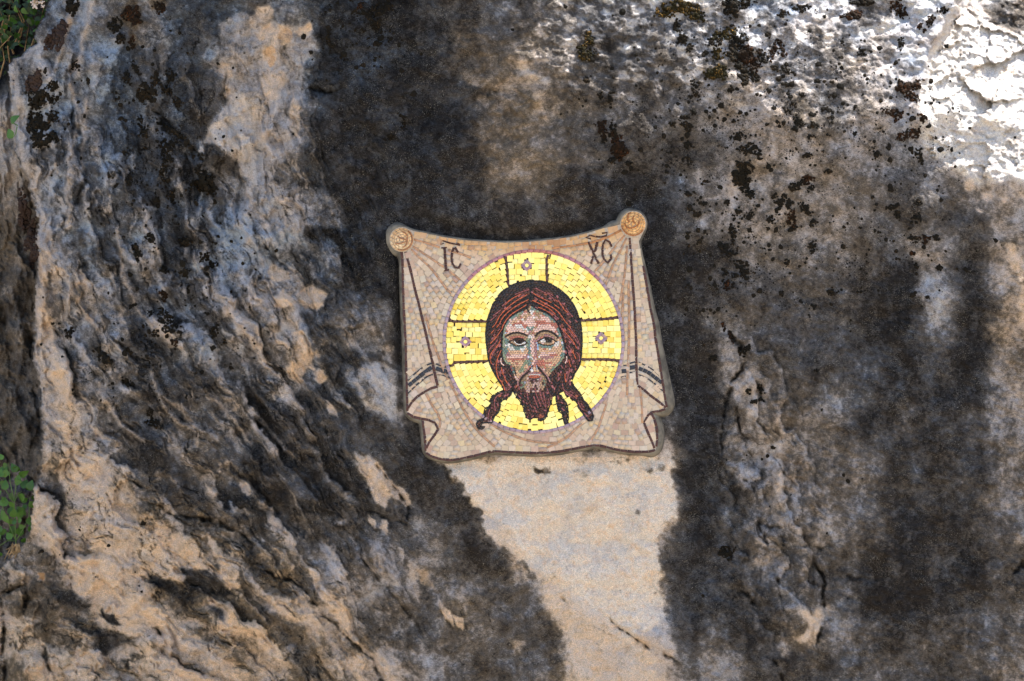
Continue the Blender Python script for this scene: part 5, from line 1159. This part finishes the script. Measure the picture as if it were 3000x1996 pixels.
MOSS = [ # x, y, rx, ry, angle, kind
(339,72,18,24,0,0),(352,112,11,17,0,0),(221,195,13,13,0,0),(157,250,15,17,0,0),(112,292,26,28,0,0),(158,292,18,10,-10,0),(112,365,34,30,10,0),(118,412,26,18,30,0),(157,340,14,15,0,0),(155,402,18,17,0,0),(399,202,10,20,-25,0),(373,232,14,20,0,0),(455,229,13,24,0,0),(500,222,12,20,20,0),(488,264,14,12,0,0),(427,272,25,26,0,0),
(411,355,8,15,10,0),(420,386,18,8,-35,0),(490,430,24,20,0,0),(488,462,16,14,0,0),(479,492,7,20,15,0),(377,527,10,16,20,0),(600,535,30,20,0,0),(620,560,20,12,0,0),(582,500,12,12,0,0),(512,388,26,7,35,0),(470,362,22,6,40,0),(388,45,22,26,0,1),(388,128,8,18,0,1),(466,22,20,14,0,1),(212,18,14,26,0,0),(520,300,10,16,0,0),(505,575,8,18,0,0),
(1106,30,22,20,0,0),(1056,17,11,10,0,1),(1102,68,18,20,0,0),(962,106,8,17,10,0),(972,138,5,12,20,0),(1106,128,10,10,0,0),(1076,42,9,10,0,0),(1140,20,12,12,0,0),(1144,403,14,9,0,0),(1178,340,10,6,30,0),(1183,370,8,12,0,0),
(1727,112,15,20,0,2),(1705,150,14,18,0,2),(1724,160,20,16,0,2),(1718,235,7,11,0,0),(1788,288,7,20,0,0),(1760,280,7,9,0,0),(1797,268,8,7,0,0),(1759,366,14,12,0,1),(1768,392,9,18,-10,1),(1769,413,8,6,0,0),(1796,385,12,22,-10,0),(1812,430,22,32,-10,1),(1795,470,12,10,0,0),(1840,478,10,7,30,0),(1848,495,7,7,0,0),
(1945,38,24,14,0,2),(1990,20,34,20,0,2),(2040,42,24,20,0,2),(1984,76,13,14,0,0),(2000,112,13,20,-10,0),(2018,140,9,13,0,0),(2036,252,10,20,-10,0),(2044,282,8,10,0,0),(2095,122,18,16,0,0),(2125,100,30,14,-10,2),(2165,120,24,22,20,0),(2150,155,14,26,0,0),(2104,160,14,20,0,2),(2190,165,30,24,10,1),(2210,190,22,20,0,1),(2102,212,25,22,0,2),(2175,215,14,28,-10,0),(2208,226,16,14,0,0),(2240,170,14,12,0,0),(2145,15,28,18,0,0),(2180,8,24,18,0,0),(2155,40,12,10,0,0),
(2013,370,18,10,10,0),(2010,342,20,8,-20,0),(2032,327,10,10,0,0),(2013,425,12,12,0,0),(1970,362,9,8,0,0),(2140,262,10,10,0,0),(2162,400,17,13,0,0),(2196,436,23,20,0,0),(2226,455,8,16,0,0),(2163,482,11,10,0,0),(2190,490,20,18,0,0),(2170,520,18,28,-25,0),(2182,550,16,18,0,0),(2198,570,12,14,0,0),(2152,353,7,7,0,0),(2163,622,12,10,0,0),(2017,568,14,8,0,0),(2063,597,12,7,-15,0),(2130,596,10,9,0,0),
(2200,626,8,8,0,0),(2010,468,9,8,0,0),(2280,140,24,16,20,1),(2262,158,8,16,0,1),(2251,102,7,10,0,0),(2292,38,14,12,0,0),(2345,24,22,12,0,0),(2270,200,12,9,0,0),(2308,210,12,9,0,0),(2628,20,22,16,0,1),(2644,42,18,12,0,1),(2500,45,26,12,0,1),(2530,8,30,9,0,0),(2726,60,20,9,-50,1),(2695,78,7,8,0,1),(2708,90,7,5,0,1),(2762,30,14,10,0,0),
(2527,153,12,12,0,0),(2467,122,5,12,-20,0),(2640,125,9,18,10,0),(2655,255,28,16,0,1),(2685,248,18,14,0,1),(2672,285,16,16,0,1),(2617,330,22,12,0,1),(2628,345,12,10,0,1),(2704,347,12,12,0,1),(2680,388,18,13,0,1),(2645,400,14,14,0,1),(2568,450,15,10,20,0),(2690,452,12,12,0,0),(2698,470,8,9,0,0),(2340,358,16,16,0,0),(2332,378,10,8,0,0),(2295,360,6,9,0,0),(2377,402,9,7,0,0),(2385,368,9,9,0,0),(2368,455,10,8,20,0),(2308,325,9,6,0,0),(2325,305,8,6,0,0),(2352,278,9,6,0,0),
(2364,528,14,16,0,1),(2335,542,18,9,0,0),(2322,550,9,12,0,0),(2376,552,10,9,0,0),(2271,577,9,8,0,0),(2297,576,8,8,0,0),(2283,592,16,10,0,0),(2312,600,10,16,0,0),(2280,615,8,12,0,0),(2356,606,14,12,20,0),(2366,622,14,8,20,0),(2320,640,14,20,0,1),(2258,645,10,14,0,0),(2382,652,14,9,0,0),(2428,502,9,8,0,0),(2615,606,17,8,-10,0),(2690,592,14,9,20,0),(2628,628,10,12,0,0),(2685,640,14,14,0,0),
(2148,683,9,22,0,0),(2122,725,14,13,0,0),(2140,742,16,10,0,0),(2170,775,16,14,0,0),(2180,798,14,10,0,0),(2152,808,9,7,0,0),(2125,800,8,10,0,0),(2131,838,9,14,0,1),(2320,672,12,9,0,0),(2381,718,12,12,0,0),(2379,738,6,8,0,0),(2678,699,13,11,0,0),(2712,698,14,9,0,1),(2742,697,13,8,0,0),(2711,712,6,8,0,1),(2675,744,9,8,0,1),(2755,785,11,8,25,0),(2686,780,8,7,0,0),(2437,856,12,10,0,0),(2304,768,7,9,0,0),(2291,861,6,7,0,0),(2382,896,8,7,0,0),(2395,1087,8,5,0,0),
(2172,1030,12,12,0,0),(2190,1020,9,9,0,0),(2088,1052,8,12,0,0),(2120,958,6,12,-20,1),(2140,985,5,14,-20,1),(2192,1146,10,8,0,0),(2228,1142,10,12,0,0),(2232,1172,7,7,0,0),(2210,1178,14,6,0,0),
(400,735,12,18,-20,0),(405,755,10,12,0,0),(443,700,14,18,0,0),(540,710,22,10,0,0),(600,752,12,14,0,0),(480,790,13,10,20,0),(541,800,12,15,20,0),(622,775,14,12,0,0),(479,866,10,15,0,1),(438,917,9,8,0,0),(482,930,20,22,10,0),(505,962,22,18,0,0),(512,1003,12,8,0,1),(455,978,9,9,0,0),(625,975,13,14,0,0),(606,919,5,4,0,0),(658,1003,6,8,0,0),(204,975,14,14,0,0),(300,1043,26,9,45,0),(320,1058,14,6,30,0),(590,1093,6,5,0,0),(450,1240,18,14,30,0),(372,1120,18,10,35,0),(440,1207,9,12,0,0),
(70,620,16,46,-10,3),(92,690,13,42,5,3),(98,748,11,28,0,3),(150,118,12,30,12,3),(178,100,14,34,10,3),(100,240,18,30,10,3),(2030,1612,20,16,0,0)]
MOSS[-1] = (2130,1620,24,18,0,0)
M_MOSS_B = moss_material('brown_moss', (0.045, 0.028, 0.022), (0.10, 0.07, 0.05), 0.8)
mats = [M_MOSS, M_MOSS_R, M_MOSS_G, M_MOSS_B]
colw = ['black-brown', 'rust-tipped', 'golden-tipped', 'purple-brown']
def where(x, y):
    h = 'upper left' if x < 700 and y < 650 else 'lower left' if x < 700 else 'top centre' if x < 1450 else 'upper right' if x > 2240 and y < 660 else 'right of centre, above the mosaic' if y < 660 else 'right of the mosaic'
    return h
LM = [((905,255),'the short slit crack'),((607,400),'the slanting crack'),((690,400),'the pale rock column'),((1177,700),'the left mosaic knot'),((1855,650),'the right mosaic knot'),((2850,300),'the sunlit broken rock'),((112,600),'the left rock edge'),((60,120),'the dark shrub'),((2150,1000),'the bent right-hand crack'),((2208,1160),'the pale stone boss'),((650,1540),'the long dark ledge'),((280,1060),'the branching crack'),((2500,0),'the white sunlit top')]
def moss_label(i, x, y, rx, ry, kd):
    r_ = max(rx, ry); sz = 'large' if r_ > 27 else 'mid-sized' if r_ > 15 else 'small' if r_ > 9 else 'tiny'
    sh = 'tall' if ry > 1.5*rx else 'wide' if rx > 1.5*ry else 'rounded'
    L = min(LM, key=lambda l: hypot(l[0][0]-x, l[0][1]-y)); dx, dy = x-L[0][0], y-L[0][1]
    d = hypot(dx, dy); rel = ('below' if dy > 0 else 'above') if abs(dy) > 1.6*abs(dx) else ('right of' if dx > 0 else 'left of') if abs(dx) > 1.6*abs(dy) else (('below' if dy > 0 else 'above')+('-right of' if dx > 0 else '-left of'))
    ds = 'just' if d < 90 else 'shortly' if d < 220 else 'well' if d < 420 else 'far'
    return f"{sz} {sh} {colw[kd]} moss cushion {ds} {rel} {L[1]}"
rm = random.Random(11); seen = {}
items = []
for i, (x, y, rx, ry, a, kd) in enumerate(MOSS):
    items.append((x, y, rx, ry, a, kd, moss_label(i, x, y, rx, ry, kd)))
from collections import Counter, defaultdict
cnt_ = Counter(it[6] for it in items); dup_ = defaultdict(list)
for k, it in enumerate(items): dup_[it[6]].append(k)
labels = [it[6] for it in items]
for lb, ks in dup_.items():
    if len(ks) > 1:
        horiz = max(items[k][0] for k in ks)-min(items[k][0] for k in ks) >= max(items[k][1] for k in ks)-min(items[k][1] for k in ks)
        ks = sorted(ks, key=lambda k: items[k][0] if horiz else items[k][1]); m_ = len(ks)
        ords = ['first', 'second', 'third', 'fourth', 'fifth', 'sixth', 'seventh', 'eighth']
        for q, k in enumerate(ks):
            if horiz: t_ = 'leftmost' if q == 0 else 'rightmost' if q == m_-1 else f'{ords[q]}-from-left'
            else: t_ = 'topmost' if q == 0 else 'lowest' if q == m_-1 else f'{ords[q]}-from-top'
            labels[k] = lb.replace(' cushion', ' cushion,', 1) + f', {t_} of {m_}'
for (x, y, rx, ry, a, kd, _), lb in zip(items, labels):
    org = np.array(W(x, y, rock_y(x, y)))
    big = (4.0, 7.5) if max(rx, ry) > 24 else (2.6, 5.5)
    o = bpy.data.objects.new('moss_cushion', tuft_mesh('moss_cushion', x, y, rx*1.12, ry*1.12, a, mats[kd], rm, org, big, 0.9 if kd != 3 else 1.2))
    o.location = org; link(o); tag(o, lb, 'moss', 'moss cushions on the cliff')

# small round lichen spots: too many to count, one object
rs = random.Random(5); Vs = []; Fs = []; k = 0
zones = [(470,480,200,330,520),(140,330,80,120,90),(1060,100,130,120,230),(2050,350,330,400,620),(2420,280,300,260,520),(2150,760,220,220,360),(2680,430,160,200,200),(2560,760,330,150,200),(620,760,130,110,110),(400,1040,240,150,160),(650,1060,120,110,60),(1990,850,150,130,130),(300,1650,300,160,30),(2300,1400,300,300,30)]
for cx, cy, rx, ry, n in zones:
    for _ in range(int(n*1.15)):
        x, y = rs.gauss(cx, rx*.55), rs.gauss(cy, ry*.55)
        if not (-60 < x < 3060 and -60 < y < 2050) or (1110 < x < 2000 and 600 < y < 1370) or x < np.interp(y, ey, ex)+10: continue
        if perlin(np.float32(x/45), np.float32(y/45), 19) < -0.05: continue
        r_ = min(10, 1.2+rs.expovariate(1/2.3)); m_ = 7; yy = rock_y(x, y)
        b = len(Vs); Vs.append(W(x, y, yy-0.004-r_*0.0004))
        for q in range(m_):
            a = q*2*pi/m_; rr_ = r_*rs.uniform(.7, 1.25); Vs.append(W(x+rr_*cos(a), y+rr_*sin(a), yy-0.0005))
        for q in range(m_): Fs.append((b, b+1+q, b+1+(q+1) % m_))
sp = link(bpy.data.objects.new('lichen_spots', mesh_py('lichen_spots', Vs, Fs, M_MOSS))); tag(sp, 'scattered small black lichen spots dotted over the grey rock face', 'lichen', kind='stuff')

# ---- leaves
def leaf_mesh(name, mat, L=1.0, wd=0.62, fold=0.18, curl=0.2, seed=0):
    r = random.Random(seed); V = []; F = []; n = 6
    for i in range(n+1):
        t = i/n; w = wd*0.5*(sin(pi*min(1, t**0.72*1.02))**0.8)*(1+r.uniform(-.05, .05)) if 0 < i < n else 0.02
        z = -curl*t*t*L; V += [(-w*L, t*L, z+fold*w*L), (0, t*L, z), (w*L, t*L, z+fold*w*L)]
    for i in range(n):
        a = i*3; F += [(a, a+1, a+4, a+3), (a+1, a+2, a+5, a+4)]
    return mesh_py(name, V, F, mat, True)
def tube(pts, r0, r1, nseg=6):
    V = []; F = []; P = [mathutils.Vector(p) for p in pts]
    for i, p in enumerate(P):
        t = (P[min(i+1, len(P)-1)]-P[max(0, i-1)]).normalized(); u = t.orthogonal().normalized(); w = t.cross(u); r_ = r0+(r1-r0)*i/(len(P)-1)
        for k in range(nseg): V.append(p+u*r_*cos(2*pi*k/nseg)+w*r_*sin(2*pi*k/nseg))
    for i in range(len(P)-1):
        for k in range(nseg): F.append((i*nseg+k, i*nseg+(k+1) % nseg, (i+1)*nseg+(k+1) % nseg, (i+1)*nseg+k))
    return V, F
def put_leaf(me, name, parent, px, py, y, size, rot, tilt, origin):
    o = bpy.data.objects.new(name, me); o.location = mathutils.Vector(W(px, py, y)) - mathutils.Vector(origin)
    # leaf plane faces the viewer, tipped by tilt; rot turns the blade in the picture plane
    R_ = mathutils.Matrix.Rotation(radians(rot), 3, 'Y') @ mathutils.Matrix.Rotation(radians(90+tilt[0]), 3, 'X') @ mathutils.Matrix.Rotation(radians(tilt[1]), 3, 'Y')
    o.rotation_euler = R_.to_euler(); s = size/500; o.scale = (s, s, s); link(o, parent); return o
LV = [leaf_mesh('leaf', M_LEAF, wd=0.8, seed=i, curl=0.15+0.1*i) for i in range(4)]
LVD = [leaf_mesh('leaf', M_LEAF_D, wd=0.75, seed=10+i, curl=0.15+0.1*i) for i in range(3)]
PY = 0.30
def plant(name, label, cat, base, stems, leaves, mat_stem=M_STEM, meshes=LV, seed=0, y0=PY, size=(24, 36)):
    r = random.Random(seed); org = W(base[0], base[1], y0); rt = link(bpy.data.objects.new(name, None)); rt.location = org; tag(rt, label, cat)
    for st in stems:
        n = len(st); V, F = tube([W(x, y, y0-0.05*math.sin(i/max(1, n-1)*2)) for i, (x, y) in enumerate(st)], 0.0035, 0.0016)
        link(bpy.data.objects.new('stem', mesh_py('stem', [v-mathutils.Vector(org) for v in V], F, mat_stem, True)), rt)
    for (x, y) in leaves:
        # blade points away from the nearest stem
        q = min((hypot(x-sx, y-sy), sx, sy) for st in stems for sx, sy in st); a = atan2(x-q[1], -(y-q[2])) if q[0] > 4 else r.uniform(-2, 2)
        put_leaf(r.choice(meshes), 'leaf', rt, x, y, y0-0.04+r.uniform(-.08, .06), r.uniform(*size), math.degrees(a)+r.uniform(-35, 35), (r.uniform(-35, 35), r.uniform(-35, 35)), org)
    return rt
zp = lambda l: [(x/2.357, 1330+y/2.357) for x, y in l]
pl = plant('leafy_plant', 'bright green leafy plant growing out of the crack at the left cliff edge', 'plant', (46,1600),
  [zp([(110,620),(105,500),(100,330),(70,200),(60,60)]), zp([(110,600),(60,480),(20,370),(-30,250)]), zp([(110,600),(160,520),(200,440),(205,300)]), zp([(100,330),(130,270),(150,260)]), zp([(100,320),(110,230),(115,150)]), zp([(100,600),(50,600),(-10,640)]), zp([(90,330),(40,250),(-10,200)])],
  zp([(20,40),(50,70),(-10,90),(115,125),(130,150),(15,160),(60,150),(40,250),(70,270),(150,270),(160,240),(170,300),(215,300),(235,280),(205,330),(20,340),(60,330),(130,370),(150,395),(100,385),(30,420),(5,450),(110,420),(60,480),(100,490),(130,500),(195,490),(215,480),(60,570),(80,590),(170,580),(165,600),(5,590),(160,530),(0,680),(-20,300),(-25,400),(90,440),(40,520),(190,520),(185,250),(35,200),(10,260),(-15,160),(50,110),(120,200),(75,540),(15,530),(30,120),(90,90),(100,200),(25,300),(55,380),(95,340),(145,330),(120,440),(45,455),(150,460),(75,500),(180,350),(125,560),(-5,130),(10,500),(200,250)]), seed=3, size=(19, 33))
# dead stalks hanging at its foot
V = []; F = []; rd = random.Random(9); org = W(46,1600,PY)
for i in range(26):
    x, y = 46+rd.uniform(-14, 12), 1596+rd.uniform(-4, 10); p = [W(x, y, PY-.05), W(x+rd.uniform(-14, 14), y+rd.uniform(8, 22), PY-.07), W(x+rd.uniform(-22, 20), y+rd.uniform(16, 44), PY-.05)]
    v, f = tube(p, 0.004, 0.0015, 4); F += [tuple(q+len(V) for q in g) for g in f]; V += [w-mathutils.Vector(org) for w in v]
dr = link(bpy.data.objects.new('dry_stalks', mesh_py('dry_stalks', V, F, M_DRY, True)), pl)
# two leaves reaching out over the edge higher up
plant('leaf_sprig', 'small sprig with two round green leaves over the left rock edge', 'plant', (50,372), [[(52,368),(40,362),(34,358)],[(50,372),(46,392),(40,402)]], [(32,360),(38,405)], seed=5, size=(30, 34), y0=0.12)
# dark shrub in the upper left corner
rb = random.Random(21); org = W(60, 160, 0.9); sh = link(bpy.data.objects.new('dark_shrub', None)); sh.location = org; tag(sh, 'dark leafy green shrub in shade behind the rock in the upper left corner', 'shrub')
for i in range(12):
    x0, y0 = rb.uniform(-40, 120), rb.uniform(120, 280); V, F = tube([W(x0, y0, 1.1), W(x0+rb.uniform(-30, 30), y0-70, 1.0), W(x0+rb.uniform(-50, 60), y0-150, 0.85)], 0.007, 0.003, 5)
    link(bpy.data.objects.new('stem', mesh_py('stem', [v-mathutils.Vector(org) for v in V], F, M_DRY, True)), sh)
big = []
for i in range(230):
    x, y = rb.uniform(-70, 150), rb.uniform(-60, 130) if rb.random() < .85 else rb.uniform(130, 250)
    if y > 150-x*0.2 and rb.random() < 0.5: continue
    put_leaf(rb.choice(LVD if rb.random() < .6 else LV), 'leaf', sh, x, y, 0.78+rb.uniform(-.15, .28), rb.uniform(15, 26), rb.uniform(0, 360), (rb.uniform(-50, 50), rb.uniform(-50, 50)), org)
# leaf litter lying behind
V = []; F = []
for i in range(1500):
    x, y = rb.uniform(-260, 190), rb.uniform(-260, 330); p = mathutils.Vector(W(x, y, 1.15+rb.uniform(-.2, .25))) - mathutils.Vector(org); s = rb.uniform(.010, .028)
    a = rb.uniform(0, 6.28); u = mathutils.Vector((cos(a), rb.uniform(-.6, .6), sin(a)))*s; w = mathutils.Vector((-sin(a), rb.uniform(-.6, .6), cos(a)))*s*.55
    b = len(V); V += [p-u, p+w, p+u, p-w]; F.append((b, b+1, b+2, b+3))
tag(link(bpy.data.objects.new('small_leaves', mesh_py('small_leaves', V, F, M_LEAF_D)), sh), kind='stuff')
# dried flower head at the top edge
org = W(112, -40, -0.05); fl = link(bpy.data.objects.new('dried_flower', None)); fl.location = org; tag(fl, 'dried pale flower head hanging in at the top edge over the shrub', 'flower')
V = []; F = []; HV = []; HF = []; rf = random.Random(4); k = 0
for i in range(26):
    tip = (108+rf.uniform(-16, 20), rf.uniform(2, 26)); v, f = tube([W(108, -42, -.05), W((108+tip[0])/2+rf.uniform(-4, 4), -12, -.06), W(tip[0], tip[1], -.05+rf.uniform(-.03, .03))], 0.0014, 0.0010, 4)
    F += [tuple(q+len(V) for q in g) for g in f]; V += [w-mathutils.Vector(org) for w in v]
    for q in range(2):
        HV.append(IV*rf.uniform(.0038, .0075)+np.array(W(tip[0]+rf.uniform(-3, 3), tip[1]+rf.uniform(-3, 3), -.05))-np.array(org)); HF.append(IF+12*k); k += 1
v, f = tube([W(150, -330, .1), W(125, -160, 0), W(108, -42, -.05)], 0.003, 0.002, 5); F += [tuple(q+len(V) for q in g) for g in f]; V += [w-mathutils.Vector(org) for w in v]
link(bpy.data.objects.new('stalks', mesh_py('stalks', V, F, M_DRY, True)), fl)
link(bpy.data.objects.new('flower_heads', mesh_np('flower_heads', np.concatenate(HV), np.concatenate(HF), M_DRYF)), fl)
